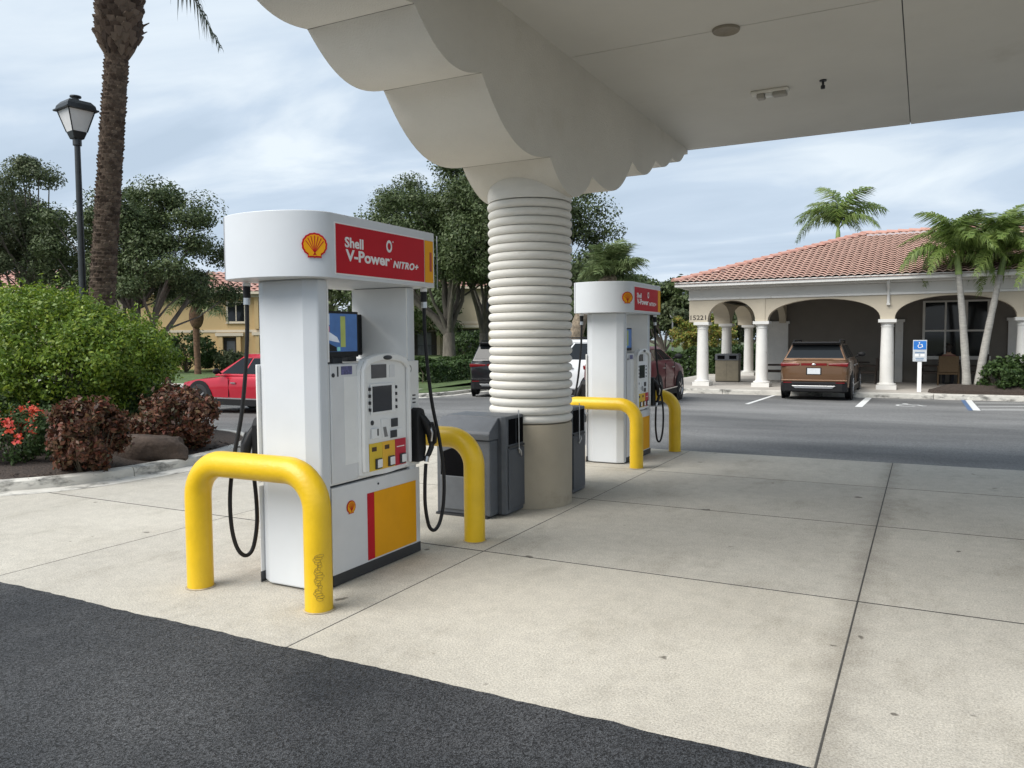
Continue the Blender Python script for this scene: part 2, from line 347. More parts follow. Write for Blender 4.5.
def beam(x0, x1):
    poly = LB + [(4.06, 4.14), (4.06, 4.75), (-4.06, 4.75), (-4.06, 4.14)]
    m = MB(); m.prism(poly, x0, x1, 'x'); return m
beam(-0.45, 0.45).build('scalloped_beam', M_stucco, can, smooth=28)
for sg_ in (-1, 1):
    for yy, zz_ in ((0.50, 3.205), (1.715, 3.585), (2.59, 3.77), (3.30, 3.95)):
        MB().tube([(-0.448, sg_*yy, zz_), (-0.15, sg_*yy, zz_+0.001), (0.15, sg_*yy, zz_+0.001), (0.448, sg_*yy, zz_)], 0.0035, 5).build('joint_line', pm('joint_grime', (0.20, 0.185, 0.155), 0.9, 0.4, 14), can)
WID = 6.18                                  # to the matching beam across the lane
beam(WID-0.45, WID+0.45).build('scalloped_beam', M_stucco, can, smooth=28)
for (x0, x1) in ((0.45, 3.205), (3.215, WID-0.45)):
    for (y0, y1) in ((-4.04, -0.055), (-0.045, 4.09)):
        m = MB(); m.box(x0, x1, y0, y1, SOF, SOF+0.02); m.build('soffit_panel', M_soffit, can)
m = MB(); m.box(0.45, WID-0.45, -4.055, 4.055, SOF+0.021, SOF+0.14); m.build('soffit_backing', M_dark, can)
for ya, yb in ((4.056, 4.10), (-4.10, -4.056)): MB().box(0.45, WID-0.45, ya, yb, SOF+0.021, 4.75).build('fascia', M_stucco, can)
m = MB(); a = [(-0.6,-4.25),(WID+0.6,-4.25),(WID+0.6,4.25),(-0.6,4.25)]; b2 = [(1.6,-2.0),(WID-1.6,-2.0),(WID-1.6,2.0),(1.6,2.0)]
m.prism(a, 4.752, 5.9, 'z', b2); m.build('roof', pm('canopy_roof', (0.38, 0.19, 0.13), 0.85, 0.2, 5), can)
def ring_column(x):
    m = MB(); m.lathe([(0.345, 0.0), (0.345, 3.0)], 32, (x, 0, 0)); col = m.build('column', M_ring, can, smooth=30)
    m = MB(); m.lathe([(0.40, 0.0), (0.40, 0.02), (0.403, 0.775), (0.395, 0.792), (0.35, 0.797)], 48, (x, 0, 0)); m.build('column_base', M_tan, can, smooth=30)
    nr = 26; p = (2.90-0.80)/nr
    prof = [(0.36, 0.0)]+[(0.382+0.026*math.sin(PI*k/10)**0.6, 0.004+(p-0.008)*k/10) for k in range(0, 11)]+[(0.36, p)]
    me = MB().lathe(prof, 44, caps=False).mesh('ring', M_ring, smooth=75)
    for k in range(nr):
        sc = 1+0.006*math.sin(k*2.3+x); inst('ring', me, col, (x+0.002*math.sin(k*1.7), 0.002*math.cos(k*2.9), 0.80+k*p), (0, 0, k*1.37), (sc, sc, 1))
    m = MB(); m.lathe([(0.350, 2.901), (0.398, 2.904), (0.408, 2.93), (0.410, 2.98), (0.402, 3.04), (0.385, 3.09), (0.355, 3.14), (0.30, 3.18), (0.2, 3.21), (0.0, 3.22)], 44, (x, 0, 0)); m.build('capital', M_ring, can, smooth=40)
ring_column(0.0); ring_column(WID)
m = MB(); m.lathe([(0.0, 0.0), (0.065, 0.002), (0.092, -0.012), (0.108, -0.022), (0.114, -0.012), (0.114, 0.0)], 32)
q = g(726, 29, SOF); m.build('round_vent', pm('vent_tan', (0.27, 0.24, 0.19), 0.6, 0.1, 10), can, smooth=40, loc=(q.x-CXL, q.y-CYC, SOF-0.001))
q = g(770, 90, SOF); m = MB(); m.box(-0.19, 0.19, -0.06, 0.06, -0.035, -0.001); fx = m.build('light_fixture', pm('fixture_white', (0.74, 0.72, 0.66), 0.5), can, bevel=0.012, loc=(q.x-CXL, q.y-CYC, SOF))
for xa, xb, zb in ((-0.13, -0.05, -0.085), (0.03, 0.17, -0.075)): MB().box(xa, xb, -0.055, 0.055, zb, -0.034).build('lamp_head', pm('fixture_grey', (0.36, 0.34, 0.30), 0.5), fx, bevel=0.012)
m = MB(); m.box(-0.045, 0.025, -0.03, 0.03, -0.07, -0.034); m.build('sensor', M_letw, fx, bevel=0.006)
q = g(823, 80, SOF); m = MB(); m.lathe([(0.035, 0), (0.035, -0.012), (0.012, -0.014), (0.012, -0.05), (0.022, -0.055), (0.022, -0.085), (0.0, -0.09)], 14); m.build('sprinkler_head', M_dark, can, smooth=40, loc=(q.x-CXL, q.y-CYC, SOF-0.001))

# ------------------------------------------------------------------ U-shaped bollards
def upath(w_, h, br, n=9):
    p = [(-w_/2, 0, -0.0), (-w_/2, 0, h*0.5), (-w_/2, 0, h-br)]
    for i in range(1, n): a = PI/2*i/n; p.append((-w_/2+br-br*math.cos(a), 0, h-br+br*math.sin(a)))
    p.append((-w_/2+br, 0, h)); p.append((0, 0, h))
    q = [(-x, y, z) for x, y, z in p[:-1]][::-1]
    return p+q
boll_me = MB().tube(upath(1.0, 0.82, 0.225), 0.083, 24).mesh('pipe', M_yel, smooth=50)
collar = pm('bollard_base_grime', (0.36, 0.30, 0.20), 0.9, 0.3, 20)
def bollard(y, label, x=-3.645):
    t = thing('pipe_bollard', label, 'bollard', (x, y, 0), 0, 'yellow U-shaped bollards on the island')
    inst('pipe', boll_me, t)
    for s in (-1, 1):
        m = MB(); m.lathe([(0.084, 0.001), (0.096, 0.002), (0.088, 0.006), (0.084, 0.006)], 24, (s*0.50, 0, 0), caps=False); m.build('weld_seal', collar, t, smooth=60)
    return t
B1 = bollard(3.575, 'yellow U-shaped pipe bollard with scuffed leg, nearest the camera before the near pump', -3.67)
bollard(5.375, 'yellow U-shaped pipe bollard between the near pump and grey bin')
bollard(9.30, 'yellow U-shaped pipe bollard between the ringed column and the far pump', -3.625).scale = (1, 1, 0.955)
bollard(10.90, 'yellow U-shaped pipe bollard farthest off, behind the far pump', -3.60).scale = (1, 1, 0.965)
# dark scrawl scuffed on the nearest leg
m = MB(); rg = random.Random(2); pth = []
for i in range(300):
    t = i/299; a = R(-48)+R(13+5*math.sin(i*0.05))*math.sin(i*0.37)+R(6)*math.sin(i*0.09); z = 0.08+0.27*t+0.012*math.sin(i*0.37+1.5)
    pth.append((0.50+0.0842*math.cos(a), 0.0842*math.sin(a), z))
m.tube(pth, 0.0011, 4); m.build('scuff_mark', pm('scuff_brown', (0.30, 0.20, 0.03), 0.8, 0.5, 40), B1)

# ------------------------------------------------------------------ fuel pumps
def pecten(s):
    """scallop-shell emblem outline, height s, centred"""
    pts = []
    for i in range(25):
        a = R(-38)+R(256)*i/24; rr = 0.5*s*(1.0+0.018*math.cos(i*PI))
        pts.append((rr*math.cos(a)*1.02, rr*math.sin(a)*0.98+0.04*s))
    pts += [(-0.27*s, -0.36*s), (-0.28*s, -0.47*s), (-0.06*s, -0.455*s), (0, -0.48*s), (0.06*s, -0.455*s), (0.28*s, -0.47*s), (0.27*s, -0.36*s)]
    return pts
def emblem(parent, s, M):
    """red rim, yellow face, red ribs; M places the xy plane"""
    a = MB().prism(pecten(s), 0, 0.004); a.xf(M); e_ = a.build('emblem', M_red, parent)
    b_ = MB().prism([(x*0.86, y*0.86) for x, y in pecten(s)], 0.0045, 0.006); b_.xf(M); b_.build('emblem_face', M_ylw, parent)
    r_ = MB()
    for k in range(-3, 4):
        an = R(90+k*21); L_ = 0.40*s
        x1, y1 = L_*math.cos(an), 0.03*s+L_*math.sin(an)*0.95
        x0, y0 = 0.045*s*k/2, -0.36*s
        d = Vector((x1-x0, y1-y0)).normalized(); nx, ny = -d.y*0.008*s, d.x*0.008*s
        r_.prism([(x0-nx, y0-ny), (x1-2.2*nx, y1-2.2*ny), (x1+2.2*nx, y1+2.2*ny), (x0+nx, y0+ny)], 0.0062, 0.0072)
    r_.xf(M); r_.build('emblem_ribs', M_red, parent)
HX = 0.252
def header_outline():
    half = []
    # near end curve, from the straight right side round to the left corner
    for i in range(15):
        t = i/14; a = PI/2*t
        half.append((-0.06+0.432*math.cos(a), -0.52-0.27*math.sin(a)))
    for i in range(1, 10):
        t = i/9; a = PI/2*t
        half.append((-0.06-0.312*math.sin(a), -0.655-0.135*math.cos(a)))
    return half
def header_poly():
    h = header_outline()                         # (.365,-.47) ... (-.06,-.77) ... (-.365,-.60)
    return h + [(-0.372, 0.40), (-0.36, 0.50), (-0.31, 0.58), (-0.22, 0.625), (-0.1, 0.64), (0.34, 0.64), (0.362, 0.632), (0.372, 0.61)]
SR = (PI/2, 0, PI/2)                              # lettering that faces +x
SCRIMG = None
def pump(y0, label, number, x0=-3.618):
    t = thing('fuel_pump', label, 'fuel pump', (x0, y0, 0), 0, 'white fuel pumps on the island')
    sided = []                                    # parts that repeat on the other side, turned half round
    def B(m, name, mat, smooth=None, bevel=0.0, par=t, two=True):
        o = m.build(name, mat, par, smooth, bevel)
        if two and par is t: sided.append(o)
        return o
    B(MB().box(-0.236, 0.236, -0.50, 0.50, 0.0, 0.075), 'plinth', M_dark, two=False)
    B(MB().prism([(-HX, -0.44), (-HX, -0.525), (-0.165, -0.572), (0.165, -0.572), (HX, -0.525), (HX, -0.44)], 0.012, 1.985), 'end_post', M_white, bevel=0.012)
    B(MB().prism([(-HX+0.004, -0.425), (-HX+0.004, -0.44), (HX-0.004, -0.44), (HX-0.004, -0.425)], 1.46, 1.98), 'post_lining', M_pumpw)
    B(MB().box(-0.238, 0.238, -0.439, 0.439, 0.078, 0.645), 'lower_cabinet', M_pumpg, two=False)
    B(MB().box(-0.243, 0.243, -0.438, 0.438, 0.660, 1.445), 'upper_cabinet', M_pumpw, bevel=0.006, two=False)
    B(MB().box(-0.225, 0.225, -0.438, 0.438, 0.644, 0.661), 'seam', M_dark, two=False)
    # side cladding below
    B(MB().box(0.2465, 0.254, -0.435, 0.562, 0.075, 0.645), 'lower_panel', M_pumpg, bevel=0.003)
    B(MB().box(0.2545, 0.2575, -0.075, 0.0, 0.088, 0.55), 'red_stripe', M_red)
    B(MB().box(0.2545, 0.2575, 0.0005, 0.505, 0.088, 0.55), 'yellow_panel', M_ylw)
    B(MB().box(0.2465, 0.2555, -0.435, 0.562, 0.004, 0.074), 'kick_plate', M_dark)
    B(MB().lathe([(0.0, 0), (0.008, 0), (0.008, 0.004), (0, 0.005)], 10).xf(Matrix.Translation((0.2545, 0.05, 0.60)) @ Matrix.Rotation(PI/2, 4, 'Y')), 'lock', M_dark)
    em = B(MB().box(0.2545, 0.2555, -0.285, -0.215, 0.455, 0.525), 'emblem_plate', M_pumpg)
    emblem(em, 0.088, Matrix.Translation((0.2558, -0.25, 0.490)) @ Matrix.Rotation(PI/2, 4, 'Z') @ Matrix.Rotation(PI/2, 4, 'X'))
    # upper side: door panel, kiosk bezel, right strip
    B(MB().box(0.2445, 0.256, -0.428, -0.165, 0.672, 1.442), 'door_panel', M_pumpg, bevel=0.004)
    B(MB().box(0.2565, 0.2585, -0.30, -0.165, 0.78, 1.36), 'door_inset', M_pumpw)
    B(MB().box(0.2565, 0.2585, -0.325, -0.215, 1.375, 1.43), 'notice_label', pm('notice_blue', (0.09, 0.09, 0.21), 0.5, 0.5, 60))
    B(MB().box(0.2565, 0.2585, -0.365, -0.352, 1.365, 1.43), 'slot', M_dark)
    B(MB().lathe([(0, 0), (0.014, 0), (0.014, 0.004), (0, 0.005)], 12).xf(Matrix.Translation((0.2565, -0.405, 1.375)) @ Matrix.Rotation(PI/2, 4, 'Y')), 'lock', M_dark)
    B(MB().box(0.2445, 0.258, 0.392, 0.562, 0.668, 1.445), 'side_strip', M_pumpw, bevel=0.004)
    bd = B(MB().lathe([(0, 0), (0.032, 0), (0.032, 0.003), (0, 0.004)], 20).xf(Matrix.Translation((0.2585, 0.435, 1.385)) @ Matrix.Rotation(PI/2, 4, 'Y')), 'seal_badge', pm('badge_grey', (0.25, 0.25, 0.24), 0.5))
    MB().lathe([(0, 0.0045), (0.018, 0.0045), (0.018, 0.006), (0, 0.006)], 16).xf(Matrix.Translation((0.2585, 0.435, 1.385)) @ Matrix.Rotation(PI/2, 4, 'Y')).build('badge_centre', M_letw, bd)
    for k in range(3): B(MB().box(0.2585, 0.260, 0.475, 0.515, 1.13+0.027*k, 1.140+0.027*k), 'vent_slit', M_dark)
    B(MB().box(0.2585, 0.260, 0.395, 0.405, 1.16, 1.29), 'slot', M_dark)
    # kiosk bezel: arched plate with rails round a set-back face
    arch = [(-0.165, 0.70)]+[(-0.165, 1.40)]
    arch += [(-0.165+0.55*i/12, 1.445+0.062*math.sin(PI*i/12)**0.7) for i in range(1, 12)]+[(0.385, 1.40), (0.385, 0.70)]
    arch += [(0.385-0.55*i/10, 0.69-0.022*math.sin(PI*i/10)) for i in range(11)]
    B(MB().prism(arch, 0.2445, 0.284, 'x'), 'kiosk_face', M_pumpw, smooth=30)
    rail = [(-0.165, 0.71), (-0.165, 1.40)]+[(-0.165+0.55*i/12, 1.445+0.062*math.sin(PI*i/12)**0.7) for i in range(1, 12)]+[(0.385, 1.40), (0.385, 0.71)]
    inn = [(0.355, 0.71), (0.350, 1.40)]+[(0.350-0.478*i/10, 1.425+0.035*math.sin(PI*i/10)) for i in range(1, 10)]+[(-0.128, 1.40), (-0.112, 0.71)]
    B(MB().prism(rail+inn, 0.2845, 0.312, 'x'), 'kiosk_bezel', M_pumpw, smooth=30, bevel=0.008)
    FX = 0.2845
    def pl(name, ya, yb, za, zb, mat, d=0.004, b_=0.0, x=FX): return B(MB().box(x, x+d, ya, yb, za, zb), name, mat, bevel=b_)
    B(MB().ell((0.314, 0.105, 1.478), 0.006, 0.052, 0.016, 12, 8), 'nameplate', M_dark, smooth=60)
    pl('price_display', -0.045, 0.12, 1.338, 1.432, pm('display_grey', (0.075, 0.072, 0.075), 0.25), 0.005)
    pl('side_display', 0.16, 0.22, 1.338, 1.425, M_pumpg, 0.003)
    pl('screen_frame', -0.068, 0.215, 1.090, 1.300, M_letw, 0.010, 0.004)
    pl('screen', -0.048, 0.168, 1.108, 1.284, M_screen, 0.003, 0, FX+0.0102)
    for k in range(4):
        pl('soft_key', -0.080, -0.070, 1.115+0.047*k, 1.137+0.047*k, M_dark, 0.016)
        pl('soft_key', 0.220, 0.230, 1.115+0.047*k, 1.137+0.047*k, M_dark, 0.016)
    B(MB().lathe([(0, 0), (0.017, 0), (0.017, 0.004), (0, 0.005)], 14).xf(Matrix.Translation((FX, -0.045, 1.035)) @ Matrix.Rotation(PI/2, 4, 'Y')), 'speaker', M_dark)
    pl('card_reader', -0.065, 0.02, 0.925, 0.995, M_letw, 0.018, 0.005)
    pl('card_slot', -0.012, 0.0, 0.945, 0.992, M_dark, 0.003, 0, FX+0.0182)
    B(MB().prism([(0.05, 1.05), (0.135, 1.05), (0.125, 0.92), (0.065, 0.92)], FX, FX+0.006, 'x'), 'receipt_tray', M_letw)
    B(MB().prism([(0.07, 0.995), (0.10, 0.995), (0.12, 0.925), (0.085, 0.925)], FX+0.0062, FX+0.010, 'x'), 'receipt_slot', pm('slot_grey', (0.20, 0.20, 0.20), 0.5))
    pl('card_tap', 0.17, 0.245, 0.985, 1.045, M_dark, 0.008, 0.003)
    pl('keypad_plate', 0.145, 0.295, 0.905, 0.968, M_letw, 0.006, 0.003)
    pl('keypad', 0.152, 0.228, 0.91, 0.962, M_dark, 0.004, 0, FX+0.0062)
    for (ya, yb, mt) in ((-0.085, 0.058, M_ylw2), (0.060, 0.205, pm('grade_orange', (0.78, 0.44, 0.03), 0.4, 0.05, 6)), (0.207, 0.338, pm('grade_red', (0.50, 0.012, 0.035), 0.4, 0.05, 6))):
        p_ = pl('grade_panel', ya, yb, 0.705, 0.893, mt, 0.006)
        yc = (ya+yb)/2+0.022
        MB().box(FX+0.0062, FX+0.016, yc-0.036, yc+0.036, 0.712, 0.785).build('grade_button_rim', M_dark, p_, bevel=0.01)
        MB().box(FX+0.0165, FX+0.024, yc-0.022, yc+0.030, 0.722, 0.778).build('grade_button', M_letw, p_, bevel=0.008)
        if mt is not M_red and ya < 0.2: MB().box(FX+0.0062, FX+0.007, ya+0.025, ya+0.078, 0.838, 0.868).build('octane_plate', pm('octane_dark', (0.06, 0.03, 0.01), 0.5), p_)
        else: MB().box(FX+0.0062, FX+0.007, ya+0.02, yb-0.02, 0.835, 0.842).build('grade_line', M_letw, p_)
    # television on the cabinet
    tv = B(MB().box(0.150, 0.190, -0.418, -0.055, 1.487, 1.792), 'media_screen', M_black, bevel=0.006)
    MB().box(0.10, 0.150, -0.28, -0.18, 1.445, 1.60).build('screen_bracket', M_dark, tv)
    def em_(name, col): return pm(name, col, 0.3, 0.12, 14, emit=0.12)
    x_ = 0.1905
    MB().box(x_, x_+0.001, -0.400, -0.073, 1.525, 1.775).build('picture', em_('screen_blue', (0.03, 0.09, 0.24)), tv)
    MB().box(x_+0.0012, x_+0.002, -0.245, -0.195, 1.555, 1.758).build('picture', em_('screen_lime', (0.22, 0.26, 0.06)), tv)
    MB().prism([(-0.400, 1.60), (-0.36, 1.655), (-0.28, 1.62), (-0.255, 1.585), (-0.30, 1.59), (-0.36, 1.60), (-0.400, 1.55)], x_+0.0012, x_+0.002, 'x').build('picture', em_('screen_white', (0.42, 0.46, 0.52)), tv)
    MB().prism([(-0.400, 1.527), (-0.400, 1.55), (-0.37, 1.585), (-0.335, 1.57), (-0.29, 1.555), (-0.285, 1.527)], x_+0.0022, x_+0.0027, 'x').build('picture', M_black, tv)
    MB().box(x_+0.0012, x_+0.002, -0.398, -0.352, 1.70, 1.772).build('picture', em_('screen_pale', (0.35, 0.40, 0.46)), tv)
    MB().box(x_+0.0012, x_+0.002, -0.385, -0.355, 1.655, 1.69).build('picture', em_('screen_red', (0.4, 0.05, 0.04)), tv)
    MB().box(x_+0.0012, x_+0.002, -0.28, -0.25, 1.53, 1.555).build('picture', em_('screen_teal', (0.15, 0.42, 0.40)), tv)
    # nozzle boot, nozzle and hose
    bt = B(MB().prism([(0.43, 0.70), (0.43, 1.04), (0.445, 1.085), (0.475, 1.10), (0.515, 1.085), (0.535, 1.04), (0.54, 0.78), (0.51, 0.70)], 0.2585, 0.335, 'x'), 'nozzle_boot', M_black, bevel=0.008)
    nz = MB().tube([(0.315, 0.475, 1.055), (0.345, 0.49, 1.02), (0.36, 0.515, 0.97), (0.37, 0.545, 0.90), (0.37, 0.555, 0.83)], [0.020, 0.026, 0.034, 0.034, 0.024], 12)
    nz.tube([(0.365, 0.50, 0.985), (0.41, 0.51, 0.985), (0.42, 0.535, 0.92), (0.405, 0.555, 0.84), (0.375, 0.56, 0.82)], 0.011, 8)
    nz = B(nz, 'nozzle', M_black, smooth=60)
    MB().tube([(0.37, 0.555, 0.845), (0.37, 0.553, 0.80), (0.36, 0.535, 0.755), (0.35, 0.515, 0.72)], [0.017, 0.020, 0.019, 0.017], 10).build('swivel', M_black, nz, smooth=60)
    MB().tube([(0.353, 0.520, 0.735), (0.349, 0.512, 0.695)], 0.0185, 10).build('coupling', M_steel, nz)
    MB().tube([(0.385, 0.52, 0.955), (0.40, 0.52, 0.91), (0.385, 0.53, 0.85)], 0.010, 8).build('trigger', M_steel, nz, smooth=60)
    hp = [(0.31, 0.565, 1.98), (0.31, 0.568, 1.85), (0.315, 0.575, 1.55), (0.345, 0.60, 1.15), (0.38, 0.645, 0.85), (0.40, 0.67, 0.60), (0.40, 0.665, 0.38), (0.39, 0.63, 0.23), (0.375, 0.575, 0.17), (0.358, 0.525, 0.21), (0.348, 0.495, 0.36), (0.346, 0.495, 0.52), (0.348, 0.508, 0.68)]
    # smooth the hose with a spline
    sp = []
    for i in range(len(hp)-1):
        p0, p1, p2, p3 = (Vector(hp[max(0, min(len(hp)-1, k))]) for k in (i-1, i, i+1, i+2))
        for k in range(6):
            u = k/6; sp.append(0.5*((2*p1)+(p2-p0)*u+(2*p0-5*p1+4*p2-p3)*u*u+(3*p1-p0-3*p2+p3)*u**3))
    sp.append(Vector(hp[-1]))
    hs = B(MB().tube(sp, 0.0135, 10), 'hose', M_black, smooth=60)
    MB().tube([(0.31, 0.566, 1.978), (0.31, 0.567, 1.955)], 0.026, 12).build('coupling', M_letw, hs, smooth=40)
    MB().tube([(0.31, 0.567, 1.954), (0.31, 0.568, 1.88)], 0.024, 12).build('breakaway', M_black, hs, smooth=40)
    MB().tube([(0.31, 0.568, 1.879), (0.311, 0.570, 1.835)], 0.022, 12).build('coupling', M_steel, hs, smooth=40)
    # header
    hd = B(MB().prism(header_poly(), 1.985, 2.385), 'header', M_white, smooth=35, bevel=0.004, two=False)
    SX = 0.3725
    def hsub(m, name, mat, **k):
        o = m.build(name, mat, hd, **k)
        o2 = inst(name, o.data, hd, rot=(0, 0, PI))
        return o
    hsub(MB().box(SX, SX+0.003, -0.505, 0.485, 2.008, 2.332), 'sign_border', M_letw)
    hsub(MB().box(SX+0.0032, SX+0.006, -0.495, 0.478, 2.018, 2.322), 'red_sign', M_red)
    hsub(MB().box(SX, SX+0.004, 0.492, 0.598, 2.018, 2.322), 'yellow_sign', M_ylw)
    # seam on the near end where the two shells meet
    ho = header_outline()
    i = 20; sxp, syp = ho[i]
    hsub(MB().box(sxp-0.003, sxp+0.003, syp-0.0035, syp+0.001, 1.99, 2.38), 'seam_line', pm('seam_grey', (0.30, 0.31, 0.33), 0.5))
    X2 = SX+0.0065
    def tx(s_, y, z, w_, h, **k):
        a_ = text_obj(s_, w_, h, M_letw, hd, (X2, y, z), SR, depth=0.0012, **k)
        inst('lettering', a_.data, hd, (-X2, -y, z), (PI/2, 0, -PI/2))
    tx('Shell', -0.412, 2.183, 0.185, 0.066, fat=0.028)
    tx('V-Power', -0.405, 2.098, 0.462, 0.074, fat=0.030)
    tx('NITRO+', 0.095, 2.092, 0.305, 0.050, fat=0.034, shear=0.25, spacing=1.1)
    hsub(MB().lathe([(0.021, 0), (0.036, 0), (0.036, 0.0012), (0.021, 0.0012)], 26, caps=False).xf(Matrix.Translation((X2, 0.052, 2.233)) @ Matrix.Rotation(PI/2, 4, 'Y') @ Matrix.Diagonal((1.15, 0.9, 1, 1))), 'ring_mark', M_letw)
    hsub(MB().box(X2, X2+0.001, 0.092, 0.100, 2.262, 2.272), 'tick_mark', M_letw)
    hsub(MB().box(X2, X2+0.001, 0.066, 0.078, 2.147, 2.153), 'tick_mark', M_letw)
    if number:
        a_ = text_obj(number, 0.028, 0.14, pm('numeral_red', (0.45, 0.06, 0.012), 0.5), hd, (SX+0.0045, 0.550, 2.10), SR, depth=0.001)
        inst('lettering', a_.data, hd, (-SX-0.0045, -0.550, 2.10), (PI/2, 0, -PI/2))
    # emblem on the curve of the header
    k = 4; p_ = Vector(ho[k]); d_ = (Vector(ho[k+1])-Vector(ho[k-1])).normalized(); nrm = Vector((-d_.y, d_.x))
    if nrm.x < 0: nrm = -nrm
    an = math.atan2(nrm.y, nrm.x)
    Mx = Matrix.Translation((p_.x+nrm.x*0.004, p_.y+nrm.y*0.004, 2.170)) @ Matrix.Rotation(an+PI/2, 4, 'Z') @ Matrix.Rotation(PI/2, 4, 'X')
    pk = len(hd.children)
    emblem(hd, 0.150, Mx)
    for ch in list(hd.children)[-3:]:
        if ch.name.startswith('emblem'): inst(ch.name.split('.')[0], ch.data, hd, rot=(0, 0, PI))
    for o in sided:                                # the far side, same parts turned half round
        c = o.copy(); C.objects.link(c); c.parent = t; c.rotation_euler = (0, 0, PI)
        for ch in o.children:
            d = ch.copy(); C.objects.link(d); d.parent = c
    return t
pump(4.372, 'nearest white fuel pump with curved header, sign numeral and blue media screen', '1')
pump(10.05, 'far white fuel pump beyond the ringed column, partly behind a yellow bollard', None, -3.615).scale = (1, 1, 0.967)

# ------------------------------------------------------------------ island bins
def bin_unit(y, turn, label, x=-3.64):
    t = thing('waste_bin', label, 'waste bin', (x, y, 0), turn)
    s = 1 if turn == 0 else -1
    # main box; its opening is a black plate, the hole's shade painted
    x0, x1 = -0.31, 0.25
    b_ = MB(); b_.box(x0, x1, -0.25, -0.102, 0.02, 0.70)
    b_ = b_.build('body', M_grey, t, bevel=0.012)
    arch = [(-0.26, 0.37)]+[(-0.26+0.40*i/12, 0.37+0.20+0.06*math.sin(PI*i/12)) for i in range(13)]+[(0.14, 0.37)]
    MB().prism(arch, -0.262, -0.2505, 'y').build('opening', pm('opening_shade_black', (0.005, 0.005, 0.006), 0.9, spec=0.05), t)
    MB().box(-0.27, 0.15, -0.264, -0.2505, 0.06, 0.365).build('front_panel', pm('bin_panel', (0.115, 0.125, 0.138), 0.5, 0.1, 9, 0.2, 200), t, bevel=0.006)
    # sloped lid
    MB().prism([(-0.275, 0.704), (-0.285, 0.76), (-0.27, 0.785), (-0.115, 0.895), (-0.104, 0.895), (-0.104, 0.704)], x0-0.02, x1+0.012, 'x').build('lid', M_grey, t, bevel=0.018)
    MB().box(x0-0.01, x1-0.03, -0.26, -0.11, 0.0, 0.02).build('foot', M_dark, t)
    # service wing with windows towards the lane
    MB().prism([(-0.30, -0.10), (0.285, -0.10), (0.325, -0.075), (0.325, 0.265), (-0.30, 0.265)], 0.012, 0.905).build('wing', M_grey, t, bevel=0.012)
    MB().box(-0.27, 0.27, -0.03, 0.24, 0.0, 0.012).build('foot', M_dark, t)
    for (ya, yb) in ((-0.04, 0.098), (0.115, 0.245)):
        MB().box(0.3255, 0.329, ya, yb, 0.645, 0.875).build('window', pm('opening_shade_black', (0.005, 0.005, 0.006), 0.9, spec=0.05), t)  # black plates on the face; the recesses' shade is painted
    MB().box(0.3255, 0.338, -0.055, 0.258, 0.05, 0.60).build('door', M_grey2, t, bevel=0.006)
    d = MB().box(0.3255, 0.340, -0.05, 0.252, 0.612, 0.632).build('shelf', M_dark, t)
    sq = MB().tube([(0.345, 0.125, 0.95), (0.347, 0.125, 0.62), (0.35, 0.128, 0.55)], 0.005, 8).build('squeegee_handle', M_steel, t)
    MB().tube([(0.350, 0.108, 0.60), (0.365, 0.125, 0.575), (0.355, 0.155, 0.53)], 0.008, 8).build('hook', M_steel, t, smooth=60)
    return t
bin_unit(6.325, 0.0, 'grey plastic waste bin with service wing in front of the ringed column')
b2_ = bin_unit(7.68, 0.0, 'grey plastic waste bin mostly hidden behind the ringed column', -3.50)
b2_.scale = (1, -1, 0.985)

# ------------------------------------------------------------------ planting bed, kerbs, walks, lawn
def spline(P, k=6, closed=False):
    P = [Vector(p) for p in P]; n = len(P); out = []
    for i in range(n if closed else n-1):
        idx = [(i+d) % n if closed else max(0, min(n-1, i+d)) for d in (-1, 0, 1, 2)]
        p0, p1, p2, p3 = (P[j] for j in idx)
        for q in range(k):
            u = q/k; out.append(0.5*((2*p1)+(p2-p0)*u+(2*p0-5*p1+4*p2-p3)*u*u+(3*p1-p0-3*p2+p3)*u**3))
    if not closed: out.append(P[-1])
    return out
def kerb_run(pts, w_=0.16, h=0.115, side=1, name='kerb', mat=None, gutter=0.0):
    """a kerb swept along pts; side=+1 puts its width to the left of travel"""
    pts = [Vector((p[0], p[1])) for p in pts]; n = len(pts); m = MB(); prof = [(0.0, -0.25), (0.0, h-0.05), (0.012, h-0.015), (0.04, h), (w_, h), (w_, -0.25)]
    if gutter: prof = [(-gutter, -0.25), (-gutter, 0.0035), (-0.02, 0.0035)]+[(0.0, 0.006)]+prof[1:]
    vs = []
    for i in range(n):
        t = (pts[min(i+1, n-1)]-pts[max(i-1, 0)]).normalized(); nn = Vector((-t.y, t.x))*side
        for a, z in prof:
            q = pts[i]+nn*a; vs.append((q.x, q.y, gz(pts[i].x, pts[i].y)+z))
    k = len(prof)
    fs = [(i*k+j, i*k+j+1, (i+1)*k+j+1, (i+1)*k+j) for i in range(n-1) for j in range(k-1)]+[tuple(range(k)), tuple((n-1)*k+j for j in range(k))]
    m.add(vs, fs); return structure(m.build(name, mat or M_kerb, smooth=40))
bed_pts = [(-30, 4.0), (-16, 3.95), (-11.5, 4.0), (-9.6, 4.35), (-8.77, 4.93), (-8.40, 5.5), (-8.30, 6.2), (-8.32, 6.95), (-8.50, 7.8), (-8.95, 8.7), (-9.7, 9.4), (-10.8, 9.9), (-13, 10.2), (-18, 10.3), (-30, 10.3)]
bs = spline([(x, y, 0) for x, y in bed_pts], 5)
cut = 21
def run(a, b): kerb_run(bs[a:b+1], side=1, gutter=0.28)
